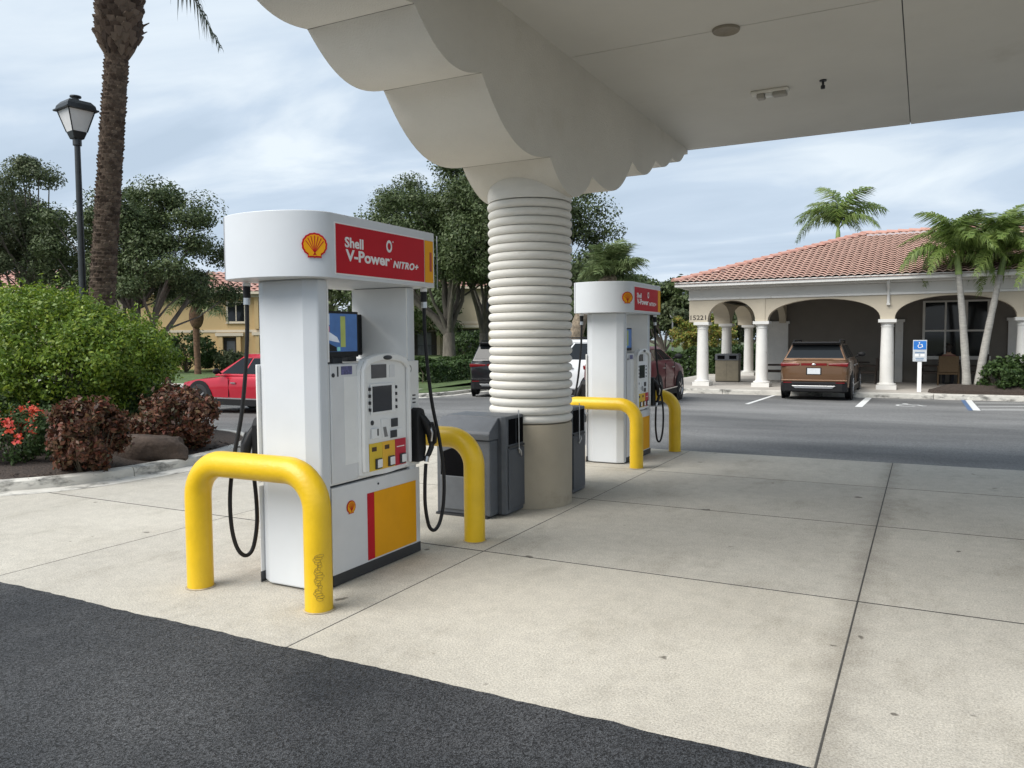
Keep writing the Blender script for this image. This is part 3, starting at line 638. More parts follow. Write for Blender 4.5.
# four cast lengths with joints between them
for a, b in ((0, 19), (19, 30), (30, 44), (44, len(bs)-1)):
    seg_ = [Vector(p) for p in bs[a:b+1]]
    t0 = (seg_[1]-seg_[0]).normalized(); t1 = (seg_[-1]-seg_[-2]).normalized()
    seg_[0] = seg_[0]+t0*0.006; seg_[-1] = seg_[-1]-t1*0.006
    kerb_run(seg_, side=1, gutter=0.28)
m = MB(); inner = []
cen = Vector((-14, 7.1, 0)); nb = len(bs)
ringv = []
for k, sc in enumerate((0.995, 0.9, 0.6, 0.2)):
    for p in bs:
        q = Vector((cen.x+(p.x-cen.x)*sc, cen.y+(p.y-cen.y)*(sc-0.012 if k == 0 else sc), 0)); ringv.append((q.x-0.10, q.y, gz(p.x, p.y)+(0.085, 0.16, 0.22, 0.24)[k]))
m.add(ringv, [(r*nb+i, r*nb+i+1, (r+1)*nb+i+1, (r+1)*nb+i) for r in range(3) for i in range(nb-1)]+[(r*nb+nb-1, r*nb, (r+1)*nb, (r+1)*nb+nb-1) for r in range(3)]+[tuple(3*nb+i for i in range(nb))])
structure(m.build('mulch_bed', M_mulch, smooth=180))
# loose chips of mulch near the kerb
def chips(name, n, fn, mat, size, seed):
    rg = random.Random(seed); m = MB()
    for _ in range(n):
        x, y, z = fn(rg); a = rg.uniform(0, PI); l = size*rg.uniform(0.5, 1.6); w_ = l*0.35; tz = rg.uniform(-0.4, 0.4)*l
        dx, dy = math.cos(a)*l, math.sin(a)*l; ex, ey = -math.sin(a)*w_, math.cos(a)*w_
        m.add([(x-dx-ex, y-dy-ey, z-tz), (x+dx-ex, y+dy-ey, z+tz), (x+dx+ex, y+dy+ey, z+tz+0.006), (x-dx+ex, y-dy+ey, z-tz+0.006)], [(0, 1, 2, 3)])
    o = m.build(name, mat); o['kind'] = 'stuff'; return o
chips('mulch_chips', 5200, lambda r: (r.uniform(-12.2, -8.50), r.uniform(4.75, 9.0), 0) if False else (lambda x, y: (x, y, 0.095+0.055*min(1, max(0, (-8.5-x)))))(r.uniform(-12.2, -8.52), r.uniform(5.15, 8.3)), leafmat('mulch_chip', [(0.02, 0.014, 0.011), (0.05, 0.036, 0.028), (0.10, 0.075, 0.058), (0.03, 0.022, 0.017)], 0.9, 0), 0.022, 3)

# far side of the cross street: kerb, walk, lawn
fk = [(-75, 20.2), (-30, 20.4), (-24, 20.7), (-18.6, 20.3), (-16.0, 20.3), (-14.6, 20.9), (-14.1, 22.2), (-14.5, 26), (-15.4, 34), (-17, 46), (-20, 70)]
fks = spline([(x, y, 0) for x, y in fk], 5)
kerb_run(fks, side=1, gutter=0.35)
m = MB(); n = len(fks)
vs = [(p.x, p.y, gz(p.x, p.y)+0.125) for p in fks]
m.add([(p[0]-0.12, p[1]+0.12, p[2]) for p in vs]+[(-75, 120, 0.6), (-75, 20.4, -0.1)][:0]+[(p[0]-60 if i > n*0.45 else p[0]-2.0, p[1]+60, p[2]+1.0) for i, p in enumerate(vs)],
      [(i, i+1, n+i+1, n+i) for i in range(n-1)])
structure(m.build('lawn', M_lawn))
m = MB()
pw = [p for p in fks if p.x < -15.2 and p.y < 21.5]
m.add([(p.x, p.y+0.9, gz(p.x, p.y)+0.148) for p in pw]+[(p.x, p.y+2.3, gz(p.x, p.y)+0.172) for p in pw], [(i, i+1, len(pw)+i+1, len(pw)+i) for i in range(len(pw)-1)])
structure(m.build('sidewalk', M_walk))

# ------------------------------------------------------------------ foliage
def leafmesh(name, pos, nrm, size, mat, seed=0, aspect=0.5, jitter=0.8, fold=0.0):
    """one folded diamond leaf at every point"""
    rg = np.random.default_rng(seed); n = len(pos)
    nr = nrm + rg.normal(0, jitter, (n, 3)); nr /= np.linalg.norm(nr, axis=1, keepdims=True)+1e-9
    a = np.cross(nr, rg.normal(0, 1, (n, 3))); a /= np.linalg.norm(a, axis=1, keepdims=True)+1e-9
    b = np.cross(nr, a); s = (size*rg.uniform(0.6, 1.35, n))[:, None]
    v = np.empty((n, 4, 3)); v[:, 0] = pos-a*s; v[:, 1] = pos-b*s*aspect+nr*s*fold; v[:, 2] = pos+a*s; v[:, 3] = pos+b*s*aspect+nr*s*fold
    me = bpy.data.meshes.new(name); me.vertices.add(n*4); me.vertices.foreach_set('co', v.reshape(-1).astype(np.float32))
    me.loops.add(n*4); me.loops.foreach_set('vertex_index', np.arange(n*4, dtype=np.int32)); me.polygons.add(n)
    me.polygons.foreach_set('loop_start', np.arange(0, n*4, 4, dtype=np.int32)); me.update(calc_edges=True); me.validate(); me.materials.append(mat); return me
def shell_points(rng, n, c, rad, lump, depth, zmin=-0.9, seed=0):
    """points near the lumpy surface of an ellipsoid"""
    d = rng.normal(0, 1, (n*2, 3)); d /= np.linalg.norm(d, axis=1, keepdims=True); d = d[d[:, 2] > zmin][:n]
    ph = np.random.default_rng(seed).uniform(0, 6.28, 12); fr = np.random.default_rng(seed+1).normal(0, 1, (12, 3))*4.2
    l = sum(np.sin(d @ fr[i]+ph[i]) for i in range(12))/12
    r = 1+lump*l*1.6-depth*rng.random(len(d))**1.6
    return np.array(c)+d*r[:, None]*np.array(rad), d
M_leaf_bush = leafmat('bush_leaves', [(0.058, 0.110, 0.012), (0.125, 0.210, 0.020), (0.215, 0.305, 0.034), (0.085, 0.150, 0.016), (0.33, 0.40, 0.05)], 0.42, 0.3)
M_leaf_oak = leafmat('oak_leaves', [(0.035, 0.055, 0.018), (0.058, 0.086, 0.028), (0.085, 0.118, 0.042), (0.120, 0.152, 0.060)], 0.55, 0.2)
M_leaf_oak2 = leafmat('oak_leaves_grey', [(0.052, 0.072, 0.032), (0.085, 0.110, 0.048), (0.125, 0.150, 0.070)], 0.6, 0.2)
M_leaf_cop = leafmat('copper_leaves', [(0.040, 0.020, 0.015), (0.085, 0.036, 0.024), (0.135, 0.062, 0.036), (0.060, 0.058, 0.026), (0.20, 0.055, 0.036), (0.17, 0.115, 0.055)], 0.5, 0.25)
M_leaf_hedge = leafmat('hedge_leaves', [(0.020, 0.042, 0.012), (0.040, 0.075, 0.018), (0.065, 0.110, 0.028)], 0.55, 0.2)
M_leaf_yg = leafmat('yellow_green_leaves', [(0.10, 0.16, 0.03), (0.20, 0.26, 0.05), (0.30, 0.28, 0.06), (0.34, 0.20, 0.05)], 0.5, 0.3)
M_flower = leafmat('flowers', [(0.62, 0.075, 0.03), (0.72, 0.14, 0.05), (0.60, 0.05, 0.06), (0.74, 0.20, 0.12)], 0.5, 0.25)
M_twig = pm('twigs', (0.10, 0.08, 0.055), 0.9, 0.3, 10)

def shrub(name, label, loc, rad, n, size, mat, seed, aspect=0.5, lump=0.16, depth=0.35, cat='shrub', zmin=-0.75, group=None, jitter=0.9, clump=0.26, ncl=70):
    """leaves gathered in overlapping clumps over a lumpy dome, with stray sprigs breaking the outline"""
    t = thing(name, label, cat, loc, 0, group); rng = np.random.default_rng(seed)
    cp, cd = shell_points(rng, ncl, (0, 0, rad[2]), np.array(rad)*0.86, lump, depth*0.6, zmin, seed)
    R0 = clump*float(np.mean(rad)); per = n//len(cp); P, D = [], []
    for c, d0 in zip(cp, cd):
        rr = R0*rng.uniform(0.65, 1.3); k = int(per*rng.uniform(0.7, 1.3)); d = rng.normal(0, 1, (k, 3))+d0*0.7; d /= np.linalg.norm(d, axis=1, keepdims=True)
        P.append(c+d*(rr*rng.random(k)**0.45)[:, None]); D.append(d+d0*0.5+np.array([0, 0, 0.3]))
        for _ in range(2):                                      # sprigs
            u = d0+rng.normal(0, 0.45, 3)+np.array([0, 0, 0.35]); u /= np.linalg.norm(u); q_ = rng.random(10)[:, None]
            P.append(c+u*rr*(0.7+0.75*q_)+rng.normal(0, size*0.5, (10, 3))); D.append(np.repeat(u[None], 10, 0))
    P = np.concatenate(P); D = np.concatenate(D); k = P[:, 2] > 0.03
    inst('foliage', leafmesh('foliage', P[k], D[k], size, mat, seed, aspect, jitter, 0.15), t)
    m = MB(); rg = random.Random(seed)
    for k in range(26):
        a = rg.uniform(0, 2*PI); el = rg.uniform(0.25, 1.3); L_ = rg.uniform(0.6, 0.92)
        e_ = Vector((math.cos(a)*math.cos(el)*rad[0]*L_, math.sin(a)*math.cos(el)*rad[1]*L_, rad[2]+math.sin(el)*rad[2]*L_*0.9))
        b_ = Vector((math.cos(a)*0.06, math.sin(a)*0.06, -0.12)); mid = (e_+b_)*0.5+Vector((0, 0, -0.05))
        m.tube([b_, mid, e_], [0.016*rad[2]+0.006, 0.010*rad[2]+0.004, 0.004], 5)
    m.build('stems', M_twig, t)
    return t
BZ = 0.16
q = atd(50, 350, 12.3)
BUSH = shrub('round_bush', 'big rounded bright green bush filling the bed beside the lamp post', (q.x, q.y, BZ-0.1), (2.05, 1.75, 1.13), 90000, 0.031, M_leaf_bush, 3, 0.5, 0.20, 0.25, 'bush', -0.8, clump=0.18, ncl=320)
q = g(92, 478, 0.10)
shrub('copper_shrub', 'reddish brown copper-leaf shrub beside the flowers, left of the boulder', (q.x-0.46, q.y+0.28, 0.09), (0.37, 0.40, 0.43), 9500, 0.034, M_leaf_cop, 11, 0.5, 0.16, 0.4, zmin=-0.97, group='copper-leaf shrubs in the bed')
q = g(186, 452, 0.14)
shrub('copper_shrub', 'reddish brown copper-leaf shrub behind the boulder, nearest the red car', (q.x-0.45, q.y+0.22, 0.10), (0.60, 0.55, 0.42), 11500, 0.034, M_leaf_cop, 12, 0.5, 0.18, 0.4, zmin=-0.97, group='copper-leaf shrubs in the bed')
q = g(-4, 468, 0.12)
ix = shrub('flowering_shrub', 'low green shrub with orange-red flower clusters at the left edge', (q.x-0.25, q.y+0.35, 0.12), (0.80, 0.60, 0.32), 8000, 0.026, M_leaf_hedge, 13, 0.45, 0.12, 0.4)
rng = np.random.default_rng(5); cc, cd = shell_points(rng, 75, (0, 0, 0.33), (0.78, 0.58, 0.33), 0.12, 0.05, -0.1, 13)
P_ = (cc[:, None, :]+rng.normal(0, 0.030, (len(cc), 26, 3))).reshape(-1, 3); D_ = np.repeat(cd, 26, axis=0)
inst('flowers', leafmesh('flowers', P_, D_, 0.021, M_flower, 4, 0.8, 0.8), ix)
# small dark undergrowth below the bush
for k, (u, v, r_, h) in enumerate(((30, 440, 0.8, 0.45), (140, 432, 0.7, 0.40), (100, 428, 0.8, 0.42))):
    q = g(u, v, 0.16); shrub('undergrowth_shrub', ('low dark shrub under the big bush, by the flowers', 'low dark shrub under the big bush, by the right copper shrub', 'low dark shrub under the middle of the big bush')[k], (q.x+0.3, q.y-0.2, 0.15), (r_, 0.6, h), 5000, 0.032, M_leaf_hedge, 20+k, group='undergrowth below the bush')
# boulder
def boulder(name, label, loc, rx, ry, rz, seed):
    bm = bmesh.new(); bmesh.ops.create_icosphere(bm, subdivisions=4, radius=1); rg = np.random.default_rng(seed); fr = rg.normal(0, 1, (16, 3)); ph = rg.uniform(0, 6, 16)
    for v in bm.verts:
        p = np.array(v.co); l = sum(np.sin(p@(fr[i]*(2.0+i*0.5))+ph[i])/(1+i*0.45) for i in range(16))*0.07
        z = p[2]; f_ = 1+l; q = Vector((p[0]*f_*rx, p[1]*f_*ry, (min(z, 0.55+0.08*l)*f_)*rz)); v.co = q
    me = bpy.data.meshes.new(name); bm.to_mesh(me); bm.free(); me.materials.append(pm('boulder_rock', (0.062, 0.044, 0.034), 0.95, 0.45, 6, 1.0, 14, stain=((0.13, 0.105, 0.085), 5, 0.60)))
    me.polygons.foreach_set('use_smooth', [True]*len(me.polygons)); me.set_sharp_from_angle(angle=R(35)); return tag(inst(name, me, None, loc), label, 'boulder')
q = g(154, 464, 0.11); boulder('boulder', 'flat-topped brown boulder on the mulch between two copper shrubs', (q.x-0.62, q.y+0.42, 0.18), 0.55, 0.36, 0.36, 2)

def oak(name, label, loc, crown_c, crown_r, nclump, nleaf, size, mat, seed, trunk_r=0.3, fork=0.3, limbs=9, lean=(0, 0), group=None, clump_r=(0.14, 0.26), flat=0.8):
    """tapered trunk, forking limbs reaching the leaf clumps, crown of leaf-sized faces"""
    t = thing(name, label, 'tree', loc, 0, group); rng = np.random.default_rng(seed); rg = random.Random(seed)
    cr = np.array(crown_r); cl = []
    while len(cl) < nclump:
        d = rng.normal(0, 1, 3); d /= np.linalg.norm(d); r = rng.random()**0.42
        if d[2] < -0.55 and r > 0.5: continue
        cl.append(np.array(crown_c)+d*r*cr*(1+0.16*math.sin(5*d[0]+seed)+0.14*math.sin(6*d[1]+2*d[2]+seed)))
    cl = np.array(cl); m = MB(); fz = crown_c[2]*fork; fk_ = Vector((lean[0]*0.5, lean[1]*0.5, fz))
    m.tube([(0, 0, -0.3), (0, 0, 0.15), (lean[0]*0.2, lean[1]*0.2, fz*0.5), fk_], [trunk_r*1.5, trunk_r*1.12, trunk_r*0.95, trunk_r*0.85], 10)
    order = rg.sample(range(nclump), nclump)
    prim = []
    for k in order[:limbs]:
        e_ = Vector(cl[k]); e_ = fk_+(e_-fk_)*0.85; mid = fk_+(e_-fk_)*0.45+Vector((rg.uniform(-.3, .3), rg.uniform(-.3, .3), -0.08*(e_-fk_).length+rg.uniform(-.1, .3)))
        r0 = trunk_r*rg.uniform(0.38, 0.62); m.tube([fk_-Vector((0, 0, 0.2)), fk_+(mid-fk_)*0.5+Vector((0, 0, 0.1)), mid, e_], [r0, r0*0.8, r0*0.6, r0*0.2], 7); prim.append((mid, r0*0.5))
    for k in order[limbs:]:
        mid, r0 = min(prim, key=lambda a: (a[0]-Vector(cl[k])).length); e_ = Vector(cl[k]); m2 = (mid+e_)*0.5+Vector((rg.uniform(-.2, .2), rg.uniform(-.2, .2), rg.uniform(-.2, .2)))
        m.tube([mid, m2, e_], [r0*0.6, r0*0.35, 0.015], 5)
    m.build('trunk', M_bark, t, smooth=70)
    per = nleaf//nclump; rad = float(np.mean(cr))
    P, D = [], []
    for c in cl:
        R_ = rad*rng.uniform(*clump_r); k = int(per*rng.uniform(0.6, 1.4)); d = rng.normal(0, 1, (k, 3)); d /= np.linalg.norm(d, axis=1, keepdims=True)
        r = rng.random(k)**0.62*1.12; P.append(c+d*r[:, None]*R_*np.array([1.15, 1.15, flat])); D.append(d+np.array([0, 0, 0.5]))
    # thin sprays beyond the clumps
    inst('crown', leafmesh('crown', np.concatenate(P), np.concatenate(D), size, mat, seed, 0.5, 0.7), t)
    return t

def frond_mesh(name, length, droop, width, n, mat, seed, rise=0.5, leafl=0.5, hang=0.4, rach=0.02, curl=1.0, lw=0.03, path=None):
    """a feather frond along +x that rises then droops; leaflets both sides"""
    rg = random.Random(seed); m = MB(); pts = []
    for i in range(n+1):
        t = i/n; pts.append(Vector((length*(t-0.18*t*t*droop), 0, length*(rise*t-droop*t**2.2*0.75))))
    if path:
        a_, b_, c_ = path; pts = [a_*(1-i/n)**2+b_*2*(i/n)*(1-i/n)+c_*(i/n)**2 for i in range(n+1)]
    st = max(1, n//9); idx = list(range(0, n, st))+[n]
    m.tube([pts[i] for i in idx], [rach*(1-0.8*i/n) for i in idx], 4, caps=False)
    for i in range(max(2, n//8), n+1):
        t = i/n; p = pts[i]; tg = (pts[min(n, i+1)]-pts[i-1]).normalized(); l = leafl*math.sin(PI*min(1, 0.15+t*0.82))**0.6*rg.uniform(0.8, 1.15)
        for s in (-1, 1):
            sidev = Vector((0, s, 0)) if not path else tg.cross(Vector((0, 0, 1))).normalized()*s; ang = rg.uniform(0.5, 0.9); d = (sidev*math.cos(0.3)*ang+tg*(1.05-ang)+Vector((0, 0, rg.uniform(-0.1, 0.35)))).normalized()
            e1 = p+d*l*0.5; e2 = p+d*l*0.9+Vector((0, 0, -l*hang*rg.uniform(0.6, 1.4)))
            wv = tg*lw*0.5
            m.add([p-wv*0.5, p+wv*0.5, e1+wv, e1-wv, e2], [(0, 1, 2, 3), (3, 2, 4)])
    return m.mesh(name, mat, None, recalc=False)
M_palm = leafmat('palm_leaflets', [(0.080, 0.135, 0.028), (0.130, 0.200, 0.042), (0.20, 0.265, 0.065), (0.10, 0.140, 0.035)], 0.45, 0.25)
M_palmd = leafmat('date_palm_leaflets', [(0.040, 0.055, 0.030), (0.065, 0.082, 0.045), (0.085, 0.10, 0.055)], 0.5, 0.2)
M_sabal = leafmat('sabal_leaflets', [(0.085, 0.125, 0.045), (0.135, 0.185, 0.070), (0.19, 0.235, 0.10)], 0.5, 0.25)
M_shaft = pm('palm_crownshaft', (0.22, 0.30, 0.10), 0.6, 0.3, 6)

def palm(name, label, base, top, r0, r1, fronds, mats, seed, trunk_mat, nf=16, el=(-0.2, 1.15), group=None, shaft=0.0, curve=0.3, az=None, scale=1.0, power=1.0):
    t = thing(name, label, 'palm tree', base, 0, group); rg = random.Random(seed); tp = Vector(top)-Vector(base)
    path = []; rs_ = []; n = 14
    for i in range(n+1):
        u = i/n; hu = u**power+(curve*u*(1-u)*-0.6 if power == 1 else 0); path.append(Vector((tp.x*hu, tp.y*hu, tp.z*u-(0.35 if i == 0 else 0)))); rs_.append((r0+(r1-r0)*u)*(1.25 if i == 0 else 1)*(1+0.04*math.sin(i*2.6)))
    tr = MB().tube(path, rs_, 12).build('trunk', trunk_mat, t, smooth=60)
    if shaft:
        d = (path[-1]-path[-2]).normalized(); MB().tube([path[-1]-d*0.05, path[-1]+d*shaft*0.5, path[-1]+d*shaft], [r1*1.25, r1*1.1, r1*0.6], 10).build('crownshaft', M_shaft, t, smooth=60); hub = path[-1]+d*shaft*0.85
    else: hub = path[-1]
    cr = bpy.data.objects.new('crown', None); C.objects.link(cr); cr.parent = t; cr.location = hub
    for k in range(nf):
        a = (2*PI*k/nf*2.4+rg.uniform(-0.25, 0.25)) if az is None else az[k % len(az)]+rg.uniform(-0.2, 0.2)
        e_ = el[0]+(el[1]-el[0])*((k+0.5)/nf)**0.85
        s = scale*rg.uniform(0.85, 1.1)
        inst('frond', fronds[k % len(fronds)], cr, (0, 0, rg.uniform(-0.06, 0.06)), (rg.uniform(-0.25, 0.25), -e_, a), (s, s, s))
    return t

# ------------------------------------------------------------------ street lamp
def lantern(name, label, base, pole_h, s, rz, glow=None):
    t = thing(name, label, 'street lamp', base, rz)
    MB().lathe([(0.16, -0.2), (0.16, 0.06), (0.12, 0.12), (0.10, 0.5), (0.065, 0.6), (0.058, pole_h*0.6), (0.05, pole_h-0.12), (0.075, pole_h-0.11), (0.075, pole_h)], 16).build('pole', M_lampk, t, smooth=40)
    z = pole_h; b_, tp, gh = 0.15*s, 0.305*s, 0.50*s
    MB().prism([(-b_*0.8, -b_*0.8), (b_*0.8, -b_*0.8), (b_*0.8, b_*0.8), (-b_*0.8, b_*0.8)], z, z+0.17*s, 'z', [(-b_*1.18, -b_*1.18), (b_*1.18, -b_*1.18), (b_*1.18, b_*1.18), (-b_*1.18, b_*1.18)]).build('lamp_cup', M_lampk, t, bevel=0.01)
    z1 = z+0.17*s; z2 = z1+gh
    cors = [(-1, -1), (1, -1), (1, 1), (-1, 1)]
    for i in range(4):
        a, c = cors[i], cors[(i+1) % 4]; e = 0.985
        m = MB(); m.add([(a[0]*b_*1.12*e, a[1]*b_*1.12*e, z1+0.004), (c[0]*b_*1.12*e, c[1]*b_*1.12*e, z1+0.004), (c[0]*tp*e, c[1]*tp*e, z2-0.004), (a[0]*tp*e, a[1]*tp*e, z2-0.004)], [(0, 1, 2, 3)])
        o = m.build('pane', M_lampglass, t); sm = o.modifiers.new('thick', 'SOLIDIFY'); sm.thickness = 0.006
        MB().tube([(a[0]*b_*1.14, a[1]*b_*1.14, z1), (a[0]*tp*1.01, a[1]*tp*1.01, z2)], 0.016*s, 6).build('frame_bar', M_lampk, t)
    rf = 0.385*s
    MB().prism([(x*rf, y*rf) for x, y in cors], z2, z2+0.03, 'z').build('roof_rim', M_lampk, t, bevel=0.006)
    m = MB(); lv = [(0.345, 0.03), (0.325, 0.13), (0.25, 0.225), (0.13, 0.262), (0.085, 0.27)]
    vs = [(x*r_*s, y*r_*s, z2+h*s) for r_, h in lv for x, y in cors]
    m.add(vs, [(i*4+j, i*4+(j+1) % 4, (i+1)*4+(j+1) % 4, (i+1)*4+j) for i in range(len(lv)-1) for j in range(4)]+[(16, 17, 18, 19), (3, 2, 1, 0)]); m.build('lamp_roof', M_lampk, t)
    MB().lathe([(0.075*s, 0.26*s), (0.08*s, 0.33*s), (0.13*s, 0.34*s), (0.13*s, 0.375*s), (0.0, 0.39*s)], 14, (0, 0, z2)).build('finial', M_lampk, t, smooth=40)
    return t
M_lampk = pm('lamp_black_paint', (0.020, 0.024, 0.026), 0.4, 0.2, 12)
M_lampglass = pm('lamp_frosted_glass', (0.72, 0.72, 0.72), 0.35, 0.06, 6)
q = atd(85.0, 330, 14.6); pole_h = atd(80, 142, 14.6).z
lantern('street_lamp', 'black lantern street lamp rising behind the big bush', (q.x-0.02, q.y, 0.12), pole_h-0.12, 0.74, R(27+45+8))

# ------------------------------------------------------------------ date palm with boot-studded trunk
def date_palm():
    base = Vector((-13.70, 9.43, 0.1)); top = Vector((-12.62, 9.66, 9.3))
    t = thing('date_palm', 'tall date palm with rough studded brown trunk behind the lamp post', 'palm tree', base)
    d = top-base; ax = lambda z: Vector((d.x*z/d.z, d.y*z/d.z, z))
    MB().tube([ax(z) for z in (-0.3, 0.5, 2, 4, 6, 6.6, 6.95, 7.6, 8.4, 9.2)], [0.28, 0.235, 0.215, 0.20, 0.19, 0.19, 0.31, 0.35, 0.34, 0.26], 14).build('trunk', M_palmbark, t, smooth=60)
    m = MB(); rg = random.Random(8)
    z = 0.5; row = 0
    while z < 9.1:
        big = z > 6.65; r = 0.215-0.006*z if not big else min(0.345, 0.20+(z-6.65)*0.5)
        nn = 11 if not big else 12; h = 0.095 if not big else 0.14; w_ = 2*PI*r/nn*0.56; out = (0.035 if not big else 0.062)
        for k in range(nn):
            a = 2*PI*(k+0.5*(row % 2))/nn+rg.uniform(-0.06, 0.06)+z*0.3; c = ax(z+rg.uniform(-0.012, 0.012))
            rd = Vector((math.cos(a), math.sin(a), 0)); tg = Vector((-math.sin(a), math.cos(a), 0)); oo = out*rg.uniform(0.6, 1.35); uz = Vector((0, 0, 1))
            b0 = c+rd*(r-0.02); hh = h*rg.uniform(0.8, 1.15)
            m.add([b0-tg*w_-uz*hh*0.15, b0+tg*w_-uz*hh*0.15, b0-uz*hh*0.75, c+rd*(r+oo)-tg*w_*0.62+uz*hh*0.38, c+rd*(r+oo)+tg*w_*0.62+uz*hh*0.38, b0+uz*hh*0.55-tg*w_*0.7, b0+uz*hh*0.55+tg*w_*0.7],
                  [(0, 2, 3), (2, 1, 4), (2, 4, 3), (0, 3, 5), (1, 6, 4), (3, 4, 6, 5)])
        z += h*(0.70 if not big else 0.62); row += 1
    bo = m.build('leaf_bases', leafmat('palm_boot', [(0.040, 0.027, 0.020), (0.085, 0.058, 0.042), (0.16, 0.120, 0.090), (0.060, 0.042, 0.031)], 0.9, 0), t); bo['kind'] = 'stuff'
    cr = bpy.data.objects.new('crown', None); C.objects.link(cr); cr.parent = t; cr.location = ax(9.2)
    fr = [frond_mesh('frond', 3.5, dr, 0, 60, M_palmd, i, rise=0.75, leafl=0.42, hang=0.12, rach=0.035, lw=0.035) for i, dr in enumerate((1.05, 1.35, 0.85))]
    for k in range(44):
        e_ = 0.15+1.2*((k+0.5)/44); inst('frond', fr[k % 3], cr, (0, 0, 0.05*math.sin(k)), (rg.uniform(-.2, .2), -e_+0.2, k*2.39996), (1, 1, 1))
    hubw = base+ax(9.2)
    for sd_, (u1, v1, u2, v2, dp) in enumerate(((160, -70, 220, 47, 16.0), (175, -95, 236, 20, 17.2))):
        low = frond_mesh('frond', 3, 1, 0, 90, M_palmd, 9+sd_, leafl=0.62, hang=0.7, rach=0.035, lw=0.05, path=(Vector((0, 0, 0)), atd(u1, v1, dp)-hubw, atd(u2, v2, dp)-hubw))
        if sd_ == 0: inst('frond', low, cr)
    # dry stubs below the crown
    for k in range(5):
        a = rg.uniform(0, 6.28); p = ax(rg.uniform(6.9, 7.4)); rd = Vector((math.cos(a), math.sin(a), 0)); MB().tube([p+rd*0.25, p+rd*0.40+Vector((0, 0, 0.06)), p+rd*0.50+Vector((0, 0, 0.13))], [0.03, 0.022, 0.008], 5).build('dry_stub', M_palmbark, t)
    return t
date_palm()

# ------------------------------------------------------------------ trees
def place(u, v, dep): return atd(u, v, dep)
def treez(u, dep, zb=-0.1):
    p = atd(u, 340, dep); return (p.x, p.y, zb)
oak('oak_tree', 'dark oak behind the bush and lamp at the left edge', treez(22, 25), (0, 0, 4.7), (2.5, 2.3, 2.3), 72, 84000, 0.046, M_leaf_oak2, 31, 0.24, 0.35, 9, group='oaks left of the pumps', clump_r=(0.12, 0.28))
oak('oak_tree', 'broad dark oak spreading behind the date palm trunk', treez(138, 24), (0.1, 0, 3.95), (2.5, 2.2, 2.4), 80, 92000, 0.046, M_leaf_oak, 36, 0.25, 0.30, 10, group='oaks left of the pumps', clump_r=(0.12, 0.29))
oak('oak_tree', 'large dark oak with pale forked trunk behind the near pump', treez(449, 43, 0.0), (0.2, 0, 7.0), (4.3, 4.0, 4.3), 120, 110000, 0.078, M_leaf_oak, 44, 0.36, 0.28, 11, group='oaks across the street', clump_r=(0.15, 0.25))
oak('oak_tree', 'dark oak half hidden behind the ringed column', treez(518, 40, 0.0), (0, 0, 6.2), (4.1, 3.8, 4.3), 110, 84000, 0.078, M_leaf_oak, 47, 0.34, 0.25, 11, group='oaks across the street', clump_r=(0.15, 0.25))
oak('oak_tree', 'slim oak trunk and crown beside the ringed column, far off', treez(484, 46, 0.0), (0, 0, 6.5), (3.0, 3.0, 3.6), 46, 24000, 0.095, M_leaf_oak2, 52, 0.30, 0.3, 9, group='oaks across the street', clump_r=(0.15, 0.25))
oak('oak_tree', 'dark distant tree between the far pump and store', treez(664, 52, -0.2), (0, 0, 3.4), (3.4, 3.0, 2.6), 44, 13000, 0.14, M_leaf_oak, 55, 0.22, 0.3, 8, group='trees left of the store')
oak('oak_tree', 'dark distant tree seen over the far pump header', treez(634, 56, -0.2), (0, 0, 3.2), (3.2, 3.0, 2.6), 40, 12000, 0.14, M_leaf_oak, 58, 0.22, 0.3, 8, group='trees left of the store')
oak('oak_tree', 'dark distant tree hugging the left corner of the store', treez(696, 50, -0.2), (0, 0, 3.0), (2.4, 2.4, 2.1), 36, 11000, 0.14, M_leaf_oak2, 59, 0.2, 0.3, 8, group='trees left of the store')
oak('small_tree', 'small yellow-green tree behind the store corner column', treez(694, 40, -0.2), (0, 0, 1.55), (1.3, 1.2, 1.45), 30, 8000, 0.07, M_leaf_yg, 61, 0.07, 0.3, 8)
oak('small_tree', 'slim olive tree seen through the small store arch', treez(722, 44, -0.2), (0, 0, 1.6), (1.1, 1.2, 1.3), 24, 6000, 0.07, M_leaf_yg, 63, 0.06, 0.3, 8)
oak('oak_tree', 'faint dark tree behind the yellow house', treez(330, 75, 0.3), (0, 0, 6.5), (9, 6, 4.0), 60, 14000, 0.22, M_leaf_oak2, 66, 0.4, 0.3, 8)
oak('oak_tree', 'dark background tree filling the gap beside the near pump post', treez(395, 62, 0.2), (0, 0, 4.2), (5.5, 4, 3.8), 60, 16000, 0.18, M_leaf_oak, 67, 0.35, 0.3, 8)
oak('oak_tree', 'dark far tree seen through the small store arch', treez(748, 62, -0.2), (0, 0, 2.6), (4.5, 3, 2.5), 50, 12000, 0.16, M_leaf_oak2, 69, 0.2, 0.3, 8)
oak('oak_tree', 'dark far tree low behind the far pump', treez(600, 48, -0.2), (0, 0, 2.4), (3.6, 3, 2.3), 50, 14000, 0.12, M_leaf_oak, 75, 0.2, 0.3, 8)
oak('oak_tree', 'dark background tree behind the ringed column', treez(560, 64, 0.2), (0, 0, 4.0), (6.5, 4, 4.0), 60, 16000, 0.18, M_leaf_oak, 68, 0.35, 0.3, 8)

